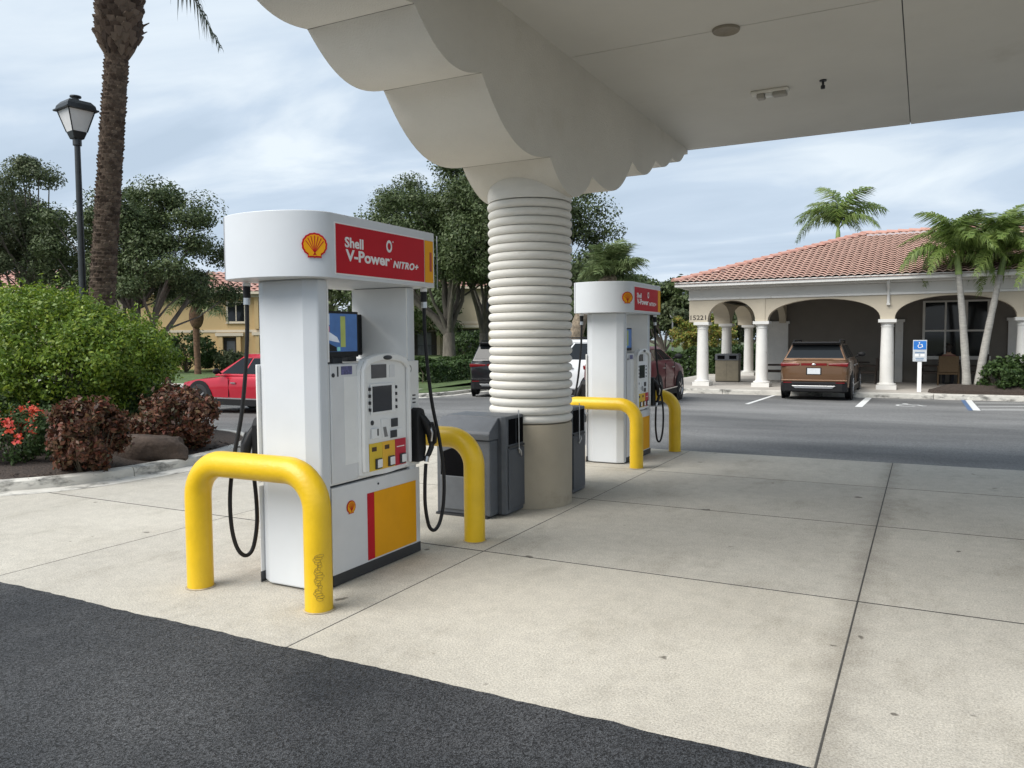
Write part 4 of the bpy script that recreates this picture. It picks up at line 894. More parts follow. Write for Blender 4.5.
# palms
sab = [frond_mesh('frond', 1.75, dr, 0, 30, M_sabal, 70+i, rise=0.35, leafl=0.75, hang=0.45, rach=0.02, lw=0.05) for i, dr in enumerate((0.5, 0.8, 0.65))]
p = treez(574, 27, -0.2); q = atd(613, 278, 27.5)
palm('sabal_palm', 'bushy sabal palm whose crown shows above the far pump', p, (q.x, q.y, q.z), 0.24, 0.24, sab, None, 71, pm('sabal_boots', (0.20, 0.16, 0.115), 0.95, 0.6, 9, 1.0, 9), 54, (-0.35, 1.5), scale=0.80, power=4.0)
p = treez(197, 40, 0.1); q = atd(195, 306, 40)
palm('sabal_palm', 'small palm with shaggy brown boots before the yellow house', p, (q.x, q.y, q.z), 0.15, 0.17, sab, None, 73, pm('palm_shag', (0.13, 0.075, 0.045), 0.95, 0.5, 9, 1.0, 9), 20, (-0.35, 1.3), scale=1.15)
_o = [o for o in bpy.data.objects if o.name.startswith('sabal_palm')][-1]
MB().ell((0, 0, q.z-p[2]-0.55), 0.36, 0.36, 0.62, 12, 9).build('boot_ball', pm('palm_shag', (0.13, 0.075, 0.045), 0.95), _o, smooth=60)
chr_ = [frond_mesh('frond', 2.1, dr, 0, 80, M_palm, 80+i, rise=0.66, leafl=0.55, hang=0.75, rach=0.022, lw=0.038) for i, dr in enumerate((1.15, 1.45, 0.9))]

# ------------------------------------------------------------------ cars
M_trimk = pm('car_black_plastic', (0.013, 0.013, 0.014), 0.6, 0.15, 20, spec=0.2)
M_tail = pm('tail_lamp_red', (0.16, 0.008, 0.010), 0.15, 0.2, 12)
M_plate = pm('number_plate', (0.62, 0.64, 0.66), 0.5, 0.1, 60)
M_head = pm('head_lamp', (0.45, 0.46, 0.47), 0.1, 0.2, 20)
def car(name, label, paint, loc, rz, L_=4.5, W=1.86, H=1.66, kind='suv', rails=True, roof=None):
    t = thing(name, label, 'car', loc, rz, 'cars around the station')
    w_ = W/2; hl = L_/2; zb = 0.22; belt = 1.12 if kind == 'suv' else 0.94; hood = belt-0.06
    # lower body, lofted along the length
    st = [(-hl, 0.45, belt-0.18, 0.80), (-hl+0.03, 0.36, belt-0.06, 0.90), (-hl+0.12, 0.30, belt+0.0, 0.965), (-hl+0.5, zb+0.03, belt+0.02, 0.995), (-hl*0.35, zb, belt+0.0, 1.0), (hl*0.30, zb, belt-0.02, 1.0), (hl*0.42, zb, hood, 0.995),
          (hl*0.70, zb+0.02, hood-0.05, 0.985), (hl-0.22, zb+0.04, hood-0.13, 0.94), (hl-0.05, 0.32, hood-0.24, 0.84), (hl, 0.42, hood-0.34, 0.74)]
    m = MB(); k = 14; vs = []
    for y, z0, z1, s in st:
        a = w_*s; mid = z0+(z1-z0)*0.52
        half = [(0.0, z0), (a*0.86, z0), (a*0.97, z0+0.07), (a*0.985, mid-0.06), (a*1.0, mid+0.04), (a*0.975, z1-0.10), (a*0.93, z1-0.02)]
        ring = half+[(a*0.5, z1+0.015)]+[(-a*0.5, z1+0.015)]+[(-x, z) for x, z in half[::-1]][:-1]
        vs += [(x, y, z) for x, z in ring]; kk = len(ring)
    n = len(st)
    m.add(vs, [(i*kk+j, i*kk+(j+1) % kk, (i+1)*kk+(j+1) % kk, (i+1)*kk+j) for i in range(n-1) for j in range(kk)]+[tuple(range(kk-1, -1, -1)), tuple((n-1)*kk+j for j in range(kk))])
    m.build('body', paint, t, smooth=38)
    # greenhouse
    rb, rt_, fb, ft = (-hl+0.08, -hl+0.46, hl*0.42, hl*0.02) if kind == 'suv' else (-hl*0.70, -hl*0.36, hl*0.44, hl*0.06)
    bw, tw = w_*0.90, w_*0.69; z0, z1 = belt-0.03, H-0.05
    cn = {}
    def ringp(z, ya, yb, a): return [(-a, ya, z), (a, ya, z), (a, yb, z), (-a, yb, z)]
    lo = [Vector(p) for p in ringp(z0, rb, fb, bw)]; hi = [Vector(p) for p in ringp(z1, rt_, ft, tw)]
    m = MB(); m.add(lo+hi, [(3, 2, 1, 0), (4, 5, 6, 7), (0, 1, 5, 4), (1, 2, 6, 5), (2, 3, 7, 6), (3, 0, 4, 7)]); m.build('cabin', paint, t, smooth=30, bevel=0.03)
    def pane(i0, i1, u0, u1, v0, v1, nm='window', inset=0.0):
        a, b, c, d = lo[i0], lo[i1], hi[i1], hi[i0]; P = lambda u, v: (a*(1-u)+b*u)*(1-v)+(d*(1-u)+c*u)*v
        nn = (b-a).cross(d-a).normalized(); q4 = [P(u0, v0), P(u1, v0), P(u1-inset, v1), P(u0+inset, v1)]
        k = MB(); k.add([p+nn*0.007 for p in q4]+[p-nn*0.02 for p in q4], [(0, 1, 2, 3), (7, 6, 5, 4), (0, 4, 5, 1), (1, 5, 6, 2), (2, 6, 7, 3), (3, 7, 4, 0)]); k.build(nm, M_carglass, t, bevel=0.006)
    pane(0, 1, 0.03, 0.97, 0.14, 0.98, 'rear_window', 0.01); pane(2, 3, 0.05, 0.95, 0.06, 0.93, 'windscreen')
    for i0, i1, f in ((1, 2, 0), (3, 0, 1)):
        for u0, u1 in ((0.06, 0.27), (0.30, 0.60), (0.63, 0.93)):
            if f: u0, u1 = 1-u1, 1-u0
            pane(i0, i1, u0, u1, 0.12, 0.90, 'side_window')
    rp = [(-tw*1.02, rt_-0.10), (tw*1.02, rt_-0.10), (tw*1.05, rt_+0.2), (tw*1.05, ft-0.2), (tw*0.97, ft+0.05), (-tw*0.97, ft+0.05), (-tw*1.05, ft-0.2), (-tw*1.05, rt_+0.2)]
    MB().prism(rp, z1-0.03, H, 'z', [(x*0.86, y*0.97) for x, y in rp]).build('roof', roof or paint, t, smooth=50, bevel=0.02)
    for s in (-1, 1):
        mi = MB(); mi.ell((s*(w_+0.10), fb-0.33, belt+0.10), 0.11, 0.06, 0.075, 10, 7); mi.tube([(s*(w_-0.05), fb-0.33, belt+0.04), (s*(w_+0.06), fb-0.33, belt+0.08)], 0.025, 6); mi.build('mirror', M_trimk, t, smooth=60)
        if rails: MB().tube([(s*tw*0.95, rt_+0.05, H-0.02), (s*tw*0.95, rt_+0.15, H+0.05), (s*tw*0.95, ft-0.2, H+0.04), (s*tw*0.95, ft-0.08, H-0.02)], 0.018, 6).build('roof_rail', M_trimk, t, smooth=60)
        # cladding along the sill
        MB().prism([(-hl*0.42, zb-0.02), (hl*0.42, zb-0.02), (hl*0.42, zb+0.13), (-hl*0.42, zb+0.13)], s*(w_-0.04), s*(w_+0.012), 'x').build('sill', M_trimk, t)
        MB().box(*sorted((s*(w_+0.004), s*(w_+0.016))), -hl*0.40, hl*0.40, zb+0.135, zb+0.165).build('sill_trim', M_steel, t)
        for y in (-0.02, 0.95):
            MB().box(*sorted((s*(w_-0.01), s*(w_+0.022))), -hl*0.35+y, -hl*0.35+y+0.16, belt-0.20, belt-0.17).build('door_handle', M_steel, t)
            MB().box(*sorted((s*(w_*0.985), s*(w_+0.003))), -hl*0.35+y+0.25, -hl*0.35+y+0.258, zb+0.18, belt-0.06).build('door_gap', M_trimk, t)
        hlm = MB(); hlm.ell((s*w_*0.72, hl-0.12, hood-0.30), 0.16, 0.14, 0.07, 10, 7); hlm.build('headlight', M_head, t, smooth=60)
        tl = MB(); tl.prism([(w_*0.40*s, belt-0.17), (w_*0.94*s, belt-0.20), (w_*0.96*s, belt-0.09), (w_*0.40*s, belt-0.11)], -hl-0.010, -hl+0.22, 'y'); tl.build('tail_light', M_tail, t, bevel=0.02)
        for y in (-hl+0.83, hl-0.88):
            wr = 0.355
            ar = MB(); ar.lathe([(wr+0.085, -0.02), (wr+0.085, 0.012), (wr+0.02, 0.02), (0.05, 0.02), (0.05, -0.02)], 24); ar.xf(Matrix.Translation((s*(w_-0.008), y, wr)) @ Matrix.Rotation(s*PI/2, 4, 'Y')); ar.build('wheel_arch', M_trimk, t, smooth=40)
            wh = MB(); wh.lathe([(0.20, -0.10), (wr-0.02, -0.10), (wr, -0.07), (wr, 0.07), (wr-0.02, 0.10), (0.245, 0.105), (0.24, 0.06)], 26, caps=False); wh.xf(Matrix.Translation((s*(w_-0.075), y, wr)) @ Matrix.Rotation(s*PI/2, 4, 'Y')); wo_ = wh.build('wheel', M_tyre, t, smooth=40)
            rm = MB(); rm.lathe([(0.0, 0.07), (0.06, 0.075), (0.07, 0.05), (0.235, 0.075), (0.245, 0.10)], 20, caps=False); rm.xf(Matrix.Translation((s*(w_-0.075), y, wr)) @ Matrix.Rotation(s*PI/2, 4, 'Y')); rm.build('rim', M_rim, wo_, smooth=40)
            for q_ in range(5):
                sk = MB(); sk.box(-0.02, 0.02, 0.05, 0.235, 0.085, 0.105); sk.xf(Matrix.Translation((s*(w_-0.072), y, wr)) @ Matrix.Rotation(s*PI/2, 4, 'Y') @ Matrix.Rotation(q_*2*PI/5, 4, 'Z')); sk.build('spoke', M_rim, wo_)
    # rear: tailgate band, plate, bumper, spoiler
    MB().box(-w_*0.36, w_*0.36, -hl-0.006, -hl+0.1, belt-0.165, belt-0.10).build('tail_band', M_tail, t)
    MB().box(-0.17, 0.17, -hl-0.014, -hl-0.002, belt-0.40, belt-0.24).build('number_plate', M_plate, t)
    MB().box(-0.20, 0.20, -hl-0.004, -hl+0.05, belt-0.42, belt-0.22).build('plate_recess', M_trimk, t)
    MB().ell((0, -hl-0.008, belt-0.135), 0.055, 0.01, 0.028, 12, 8).build('badge', M_steel, t, smooth=60)
    MB().prism([(-w_*0.92, -hl+0.02), (-w_*0.80, -hl-0.055), (w_*0.80, -hl-0.055), (w_*0.92, -hl+0.02), (w_*0.95, -hl+0.5), (-w_*0.95, -hl+0.5)], 0.22, 0.50).build('rear_bumper', M_trimk, t, bevel=0.03)
    MB().prism([(-w_*0.62, 0.40), (w_*0.62, 0.40), (w_*0.52, 0.32), (-w_*0.52, 0.32)], -hl-0.075, -hl-0.05, 'y').build('skid_plate', M_steel, t, bevel=0.008)
    MB().prism([(-w_*0.90, 0.515), (w_*0.90, 0.515), (w_*0.93, 0.56), (-w_*0.93, 0.56)], -hl-0.03, -hl+0.2, 'y').build('bumper_crease', paint, t, bevel=0.01)
    for s in (-1, 1): MB().box(*sorted((s*w_*0.62, s*w_*0.86)), -hl-0.06, -hl+0.1, 0.47, 0.495).build('reflector', M_tail, t)
    MB().prism([(-tw*0.98, rt_-0.20), (tw*0.98, rt_-0.20), (tw*1.02, rt_+0.1), (-tw*1.02, rt_+0.1)], z1+0.0, z1+0.045).build('spoiler', M_trimk, t, bevel=0.015)
    # front
    MB().prism([(-w_*0.80, hl-0.03), (w_*0.80, hl-0.03), (w_*0.66, hl+0.03), (-w_*0.66, hl+0.03)], 0.24, 0.42).build('front_bumper', M_trimk, t, bevel=0.02)
    MB().box(-w_*0.5, w_*0.5, hl-0.08, hl+0.012, hood-0.44, hood-0.32).build('grille', M_trimk, t, bevel=0.01)
    return t
def paint(name, c, metal=0.35, r=0.28, coat=0.7): return pm(name, c, r, 0.05, 2, metal=metal, coat=coat, spec=0.35)
p = g(814, 399.5, gz(-2.6, 22.6)); 
car('copper_suv', 'copper-orange SUV parked nose-in before the store arches, seen from behind', paint('copper_paint', (0.155, 0.084, 0.044), 0.4, 0.3, 0.5), (p.x-0.02, p.y+2.25, gz(-2.6, 23.5)), 0.0, 4.45, 1.86, 1.61, roof=paint('dark_roof_paint', (0.035, 0.026, 0.022), 0.2))
p = g(681, 399.5, gz(-6.2, 22.5))
car('maroon_car', 'dark maroon car half hidden behind the far pump', paint('maroon_paint', (0.10, 0.008, 0.014), 0.0, 0.4, 0.15), (p.x-0.90, p.y-1.12, gz(-7, 21)), R(2), 4.0, 1.80, 1.50, 'suv', False)
p = g(222, 413.5, -0.19)
car('red_car', 'bright red car passing behind the near pump, facing left', paint('red_paint', (0.42, 0.010, 0.028), 0.2), (-14.85, 15.0, gz(-14.8, 15)), R(90), 4.6, 1.84, 1.46, 'sedan', False)
p = g(509, 396.5, -0.2); fwd = Vector((p.x, p.y)).normalized()
car('black_suv', 'black SUV seen from behind just left of the ringed column', paint('black_paint', (0.012, 0.012, 0.014), 0.2), (p.x+fwd.x*2.3, p.y+fwd.y*2.3, gz(p.x, p.y)+0.0), math.atan2(-fwd.x, fwd.y)-R(9), 4.6, 1.86, 1.70)
p = g(551, 404, -0.15)
car('white_suv', 'white SUV showing in the gap between ringed column and far pump', paint('white_paint', (0.66, 0.67, 0.68), 0.0), (p.x, p.y+1.5, gz(p.x, p.y+1.5)), R(72), 4.6, 1.86, 1.70)

# ------------------------------------------------------------------ the store
SW = -0.045                                       # walk level at the store
YF = 27.2                                         # front row of columns
CXS = [-6.77, -4.80, -1.035, 2.55, 6.15, 9.75, 13.3]
YLS = [27.2, 30.9, 35.2]
XL, XR, YB = -6.77, 13.3, 37.2
m = MB(); n = 60
walk = [(-8.6, 25.45), (15, 25.45), (15, 40), (-8.6, 40)]
m.prism(walk, -0.4, SW); structure(m.build('store_walk', pm('store_walk_concrete', (0.43, 0.40, 0.36), 0.85, 0.1, 1.2, 0.2, 50, stain=((0.27, 0.25, 0.22), 1.3, 0.6), coord='World')))
# kerb stones along the parking row
for k in range(8):
    x0 = -8.6+k*2.95; m = MB(); m.box(x0+0.005, x0+2.945, 25.25, 25.448, -0.4, SW+0.004); structure(m.build('kerb', M_kerb, bevel=0.02))
m = MB(); m.box(-8.8, -8.602, 25.25, 36, -0.4, SW+0.004); structure(m.build('kerb', M_kerb, bevel=0.02))
store = thing('store_building', 'low tan store with white columned arcade and red clay tile roof', 'building', (0, 0, SW))
store_z = -SW
def S(mb): return mb.xf(Matrix.Translation((0, 0, store_z)))   # world heights -> store heights
ZSP = 2.13; ZT = 2.87
def arcade(posts, half, spring, top, rises, first=None):
    fst = first or half; poly = [(posts[0]-fst, spring)]
    for i in range(len(posts)-1):
        a, b = posts[i]+half, posts[i+1]-half; poly.append((a, spring))
        w_ = b-a; r_ = rises[i]; nseg = 26
        for k in range(1, nseg):
            an = PI*k/nseg; poly.append(((a+b)/2-w_/2*math.cos(an), spring+r_*math.sin(an)**0.86))
        poly.append((b, spring))
    poly += [(posts[-1]+half, spring), (posts[-1]+half, top), (posts[0]-fst, top)]
    return poly
S(MB().prism(arcade(CXS, 0.20, ZSP, ZT, [0.71, 0.68, 0.69, 0.69, 0.69, 0.69], 0.43), YF-0.17, YF+0.17, 'y')).build('arcade_wall', M_bldg, store)
S(MB().prism(arcade([YF+0.033, 30.9, 35.2], 0.20, ZSP, ZT, [0.72, 0.74]), XL-0.428, XL+0.168, 'x')).build('arcade_wall', M_bldg, store)
# inner cross arch from the second column to the wall
S(MB().prism(arcade([YF+0.0, 31.6], 0.19, ZSP, ZT, [0.74]), CXS[1]-0.12, CXS[1]+0.12, 'x')).build('cross_arch', M_bldg, store)
def band(z0, z1, out, mat, name):
    m = MB(); ox = out*0.55; a = [(XL-0.43-ox, YF-0.17-out), (XR+0.2, YF-0.17-out), (XR+0.2, YF-0.165), (XL-0.165, YF-0.165), (XL-0.165, YB), (XL-0.43-ox, YB)]
    m.prism(a, z0, z1); S(m).build(name, mat, store, bevel=0.008)
band(2.872, 2.945, 0.05, M_trimw, 'moulding'); band(2.947, 3.24, 0.02, M_frieze, 'frieze'); band(3.242, 3.30, 0.28, M_frieze, 'eave_soffit')
band(3.302, 3.455, 0.62, M_trimw, 'gutter')
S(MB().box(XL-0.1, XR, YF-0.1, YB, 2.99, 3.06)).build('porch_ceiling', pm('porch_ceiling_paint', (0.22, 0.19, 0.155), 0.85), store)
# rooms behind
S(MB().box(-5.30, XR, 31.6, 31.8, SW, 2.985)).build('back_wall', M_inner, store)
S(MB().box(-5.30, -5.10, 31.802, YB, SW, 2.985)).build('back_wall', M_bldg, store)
for ua, ub in ((768, 788), (895, 903), (1008, 1030)):
    xa_, xb_ = aty(ua, 340, 31.5).x, aty(ub, 340, 31.5).x
    S(MB().box(xa_, xb_, 31.50, 31.598, SW+0.001, 2.10)).build('pilaster', M_trimw, store, bevel=0.01)
    S(MB().box(xa_-0.05, xb_+0.05, 31.46, 31.598, 2.101, 2.20)).build('pilaster_cap', M_trimw, store, bevel=0.01)
# columns
colme = MB().lathe([(0.215, 0.19), (0.20, 0.24), (0.198, 0.5), (0.195, 1.0), (0.176, 1.90), (0.176, 1.93), (0.192, 1.94), (0.192, 1.965), (0.178, 1.975), (0.178, 2.02), (0.235, 2.075)], 26, caps=False).mesh('column', M_trimw, smooth=35)
basem = MB().box(-0.285, 0.285, -0.285, 0.285, 0.0, 0.13); basem.lathe([(0.0, 0.13), (0.262, 0.131), (0.275, 0.155), (0.262, 0.185), (0.22, 0.195)], 26, caps=False)
baseme = basem.mesh('column_base', M_trimw, smooth=35)
capme = MB().box(-0.255, 0.255, -0.255, 0.255, 2.076, ZSP-SW-0.002).mesh('column_cap', M_trimw)
for x, y in [(x, YF) for x in CXS]+[(XL, y) for y in YLS[1:]]:
    c = inst('column', colme, store, (x, y, 0)); inst('column_base', baseme, c); inst('column_cap', capme, c)
# big window in the third bay
wl = aty(924, 330, 31.6).x; wr_ = aty(988, 330, 31.6).x; zt_ = aty(950, 302, 31.55).z; zb_ = aty(950, 356, 31.55).z
win = S(MB().box(wl, wr_, 31.575, 31.597, zb_, zt_)).build('window', M_glass, store)
def bar(x0, x1, z0, z1, d=0.03): S(MB().box(x0, x1, 31.575-d, 31.574, z0, z1)).build('window_frame', M_frieze, win)
ww = wr_-wl
bar(wl-0.05, wl+0.03, zb_, zt_); bar(wr_-0.03, wr_+0.05, zb_, zt_); bar(wl-0.05, wr_+0.05, zt_+0.0005, zt_+0.06); bar(wl-0.1, wr_+0.1, zb_-0.12, zb_-0.0005, 0.08)
xa, xb = wl+ww*0.34, wl+ww*0.66
bar(xa-0.03, xa+0.03, zb_+0.0005, zt_-0.0005, 0.025); bar(xb-0.05, xb+0.05, zb_+0.0005, zt_-0.0005, 0.025); zm = zb_+(zt_-zb_)*0.47; bar(wl+0.0305, wr_-0.0305, zm-0.03, zm+0.03, 0.02)
# downpipe elbow
q = aty(888.5, 295, YF-0.25)
MB().tube([(q.x, YF-0.58, 3.30-SW), (q.x, YF-0.55, 3.22-SW), (q.x, YF-0.30, 3.10-SW), (q.x, YF-0.22, 3.02-SW), (q.x, YF-0.22, 2.62-SW)], 0.045, 10).build('downpipe', M_trimw, store, smooth=50)
MB().box(q.x-0.05, q.x+0.05, YF-0.28, YF-0.17, 2.56-SW, 2.62-SW).build('downpipe_end', M_frieze, store)
# street number
q0 = aty(690.5, 321, YF-0.17)
text_obj('15221', aty(706, 320, YF-0.17).x-q0.x, 0.16, pm('numeral_brown', (0.03, 0.022, 0.018), 0.5), store, (q0.x, YF-0.1735, 2.20-SW), (PI/2, 0, 0), depth=0.002, fat=0.01)
# roof of barrel tiles
M_tile = leafmat('clay_tile', [(0.41, 0.205, 0.16), (0.46, 0.25, 0.20), (0.51, 0.30, 0.245), (0.44, 0.23, 0.185), (0.54, 0.36, 0.31)], 0.8, 0)
EX0, EY0, EZ = XL-0.80, YF-0.17-0.66, 3.44
RUN = 5.55; PITCH = 0.335; EX1 = XR+0.6
def tile_slope(flip):
    """rows of curved tiles, each tile a separate little vault"""
    m = MB(); ends = MB(); rows = 22; tw_ = 0.215
    for j in range(rows):
        r0, r1 = RUN*j/rows, RUN*(j+1)/rows+0.05
        if not flip: a0, a1 = EX0+r0, EX1
        else: a0, a1 = EY0+r0, EY0+2*RUN-r0
        x = math.floor(a0/tw_)*tw_
        while x < a1:
            if x+tw_*0.5 > a0:
                z0 = EZ+r0*PITCH; z1 = EZ+(r1)*PITCH-0.03; vs = []
                for u in range(6):
                    t = u/5; hgt = 0.055*math.sin(PI*(0.04+0.92*t))
                    if not flip: vs += [(x+tw_*t, EY0+r0, z0+0.05+hgt), (x+tw_*t, EY0+r1, z1+hgt*0.9)]
                    else: vs += [(EX0+r0, x+tw_*t, z0+0.05+hgt), (EX0+r1, x+tw_*t, z1+hgt*0.9)]
                k = len(vs)
                if not flip: vs += [(x, EY0+r0+0.01, z0-0.02), (x+tw_, EY0+r0+0.01, z0-0.02)]
                else: vs += [(EX0+r0+0.01, x, z0-0.02), (EX0+r0+0.01, x+tw_, z0-0.02)]
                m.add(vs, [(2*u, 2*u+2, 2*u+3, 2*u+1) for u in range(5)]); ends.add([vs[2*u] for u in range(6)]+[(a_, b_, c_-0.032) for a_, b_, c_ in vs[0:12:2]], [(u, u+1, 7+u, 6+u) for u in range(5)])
            x += tw_
    return m, ends
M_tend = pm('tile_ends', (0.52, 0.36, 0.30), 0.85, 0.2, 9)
for fl in (False, True):
    ta, tb_ = tile_slope(fl)
    rf = S(ta).build('roof_tiles', M_tile, store); rf['kind'] = 'stuff'
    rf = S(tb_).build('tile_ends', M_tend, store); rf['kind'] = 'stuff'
rz_ = EZ+RUN*PITCH
m = MB(); m.add([(EX0, EY0, EZ), (EX1, EY0, EZ), (EX1, EY0+2*RUN, EZ), (EX0, EY0+2*RUN, EZ), (EX0+RUN, EY0+RUN, rz_), (EX1, EY0+RUN, rz_)], [(0, 1, 5, 4), (2, 3, 4, 5), (3, 0, 4), (1, 2, 5), (3, 2, 1, 0)])
m.v = [(x, y, z-0.035) for x, y, z in m.v]; S(m).build('roof_deck', pm('roof_deck_brown', (0.20, 0.11, 0.08), 0.9), store)
capm = MB(); vs = []
for i in range(2):
    for u in range(7):
        a = PI*u/6; r_ = 0.135 if i == 0 else 0.115; vs.append((0.42*i, r_*math.cos(a), r_*math.sin(a)*0.8+(0.03 if i == 0 else 0.0)))
capm.add(vs, [(u, u+1, 8+u, 7+u) for u in range(6)]+[tuple(range(7))]); capme2 = capm.mesh('ridge_tile', M_tile)
hip = Vector((RUN, RUN, RUN*PITCH)); hl_ = hip.length; nh = int(hl_/0.36)
for k in range(nh+1):
    p = Vector((EX0, EY0, EZ))+hip*(k*0.36/hl_); inst('ridge_tile', capme2, store, (p.x, p.y, p.z+store_z+0.03), (0, -math.atan2(hip.z, math.hypot(RUN, RUN)), PI/4))
for k in range(44):
    inst('ridge_tile', capme2, store, (EX0+RUN+0.36*k, EY0+RUN, rz_+store_z+0.02), (0, 0, 0))

# parking marks
def mark(pts, mat, name='parking_line'):
    m = MB(); n = len(pts); m.add([(x, y, gz(x, y)-0.013+0.005) for x, y in pts], [tuple(range(n))]); return structure(m.build(name, mat))
def line(u0, v0, u1, v1, w_, mat, dz=0.0):
    a = g(u0, v0, gz(0, 21)); b = g(u1, v1, gz(0, 24)); a.z = b.z = 0; d = (b-a).normalized(); n_ = Vector((-d.y, d.x, 0))*w_/2
    return mark([(p.x, p.y) for p in (a-n_, b-n_, b+n_, a+n_)], mat)
def pline(x, y0, y1, w_, mat): return mark([(x-w_/2, y0), (x+w_/2, y0), (x+w_/2, y1), (x-w_/2, y1)], mat)
xs = [g(752, 402, -0.13).x, g(862, 404, -0.13).x, g(972, 404.5, -0.13).x]
pline(xs[0], 21.0, 25.24, 0.11, M_paint); pline(xs[1]-0.02, 21.2, 25.24, 0.17, M_paint);
pline(xs[2]-0.11, 21.2, 25.24, 0.10, M_blue); pline(xs[2]+0.02, 21.2, 25.24, 0.15, M_paint)
pline(xs[0]-2.75, 21.0, 25.24, 0.11, M_paint)
pline(xs[2]+2.4, 21.2, 25.24, 0.15, M_paint)
for k in range(3):
    x0 = xs[2]+0.12; y0 = 21.4+k*1.3; mark([(x0, y0), (x0+2.15, y0+0.9), (x0+2.15, y0+1.03), (x0, y0+0.13)], M_paint, 'hatch_line')
# wheelchair symbol on the asphalt
q = g(903, 406, -0.13); sc_ = 0.55
def sym(poly): return [(q.x+x*sc_, q.y+0.35+y*sc_*1.35) for x, y in poly]
mark(sym([(0.14*math.cos(a)+0.05, 0.14*math.sin(a)+0.95) for a in [2*PI*i/12 for i in range(12)]]), M_paint, 'wheelchair_mark')
mark(sym([(-0.05, 0.78), (0.12, 0.78), (0.14, 0.45), (0.55, 0.45), (0.75, 0.0), (0.95, 0.08), (0.95, 0.18), (0.80, 0.16), (0.62, 0.58), (0.02, 0.60)]), M_paint, 'wheelchair_mark')
ringp = [(0.45*math.cos(R(a))+0.12, 0.45*math.sin(R(a))+0.12) for a in range(110, 350, 15)]+[(0.33*math.cos(R(a))+0.12, 0.33*math.sin(R(a))+0.12) for a in range(335, 95, -15)]
mark(sym(ringp), M_paint, 'wheelchair_mark')

# sign for the accessible bay
q = aty(919, 389, 26.2)
sg = thing('parking_sign', 'blue and white accessible parking sign on white post by the kerb', 'sign', (q.x, 26.2, SW))
zt = lambda v: aty(919, v, 26.2).z-SW
wsg = (aty(926.5, 350, 26.2).x-aty(912.5, 350, 26.2).x)/2
MB().box(-0.055, 0.055, -0.02, 0.04, -0.1, zt(342)).build('post', M_letw, sg)
pl_ = MB().box(-wsg, wsg, -0.036, -0.0215, zt(361.5), zt(340)).build('plate', pm('sign_plate_grey', (0.50, 0.53, 0.56), 0.45), sg, bevel=0.004)
pb = MB().box(-wsg*0.9, wsg*0.9, -0.040, -0.0365, zt(349.5), zt(341)).build('blue_panel', pm('sign_blue', (0.02, 0.16, 0.52), 0.4), sg)
zc = zt(345.5); k_ = 0.105
def ssym(poly, nm='wheelchair_symbol'): MB().prism([(x*k_, zc+z*k_) for x, z in poly], -0.0425, -0.0405, 'y').build(nm, M_letw, pb)
ssym([(0.16*math.cos(a)-0.15, 0.16*math.sin(a)+0.78) for a in [2*PI*i/10 for i in range(10)]]); ssym([(-0.25, 0.6), (-0.05, 0.6), (-0.03, 0.2), (0.4, 0.2), (0.6, -0.5), (0.8, -0.42), (0.58, 0.38), (-0.05, 0.38)])
ssym([(0.55*math.cos(R(a))+0.0, 0.55*math.sin(R(a))-0.15) for a in range(120, 350, 15)]+[(0.38*math.cos(R(a))+0.0, 0.38*math.sin(R(a))-0.15) for a in range(335, 105, -15)])
for k, (v0, v1, x0, x1) in enumerate(((352, 353.2, -0.7, 0.7), (354, 356.4, -0.7, -0.15), (354, 356.4, 0.1, 0.7), (358, 358.8, -0.6, 0.6), (359.6, 360.3, -0.5, 0.5))):
    MB().box(wsg*x0, wsg*x1, -0.0385, -0.0365, zt(v1), zt(v0)).build('print_block', pm('print_blue_grey', (0.16, 0.24, 0.36), 0.5) if k not in (1, 2) else M_letw, pl_)

# planter at the right with palms and shrubs
m = MB(); pl0 = aty(928, 390, 26.2).x
out_ = [(pl0, 25.75), (pl0-0.1, 26.1), (pl0+0.1, 26.75), (pl0+0.6, 26.88), (9.5, 26.88), (9.5, 25.6), (pl0+0.5, 25.6)]
m.prism(out_, -0.3, 0.05, 'z', [((x-4)*0.97+4, (y-26.2)*0.9+26.2) for x, y in out_]); m.prism([((x-4)*0.96+4, (y-26.2)*0.85+26.2) for x, y in out_], 0.0501, 0.20, 'z', [((x-4)*0.85+4, (y-26.2)*0.4+26.2) for x, y in out_]); structure(m.build('planter_mulch', M_mulch, smooth=60))
def palm_at(ub, ut, vt, label, seed, nf, s):
    b_ = aty(ub, 383, 26.25); tp = aty(ut, vt-20, 26.25)
    return palm('feather_palm', label, (b_.x, 26.25, 0.15), (tp.x, 26.25+(0.1 if seed == 91 else -0.15), tp.z), 0.115, 0.075, chr_, None, seed, M_palmgrey, nf, (-0.55, 1.42), 'palms before the store', 0.55, 0.35, scale=s*0.98)
palm_at(967, 958.5, 293, 'slim grey-trunked palm left of its leaning twin before the store', 90, 26, 0.84)
palm_at(978, 1001, 293, 'slim grey-trunked palm leaning right before the store', 91, 26, 0.86)
q = aty(1050, 380, 26.2); palm('feather_palm', 'palm at the right edge whose fronds reach into view', (q.x, 26.25, 0.15), (q.x+0.1, 26.2, 3.2), 0.11, 0.075, chr_, None, 92, M_palmgrey, 16, (-0.5, 1.2), 'palms before the store', 0.5, 0.3, scale=0.85)
q = aty(838, 236, 40.5); palm('feather_palm', 'palm behind the store with its crown above the tile roof', (q.x, 40.5, -0.1), (q.x, 40.5, aty(838, 238, 40.5).z), 0.13, 0.09, chr_, None, 94, M_palmgrey, 12, (0.15, 1.1), None, 0.5, 0.2, az=[R(-20), R(170), R(20), R(150), R(60), R(120), R(95), R(200)], scale=1.25)
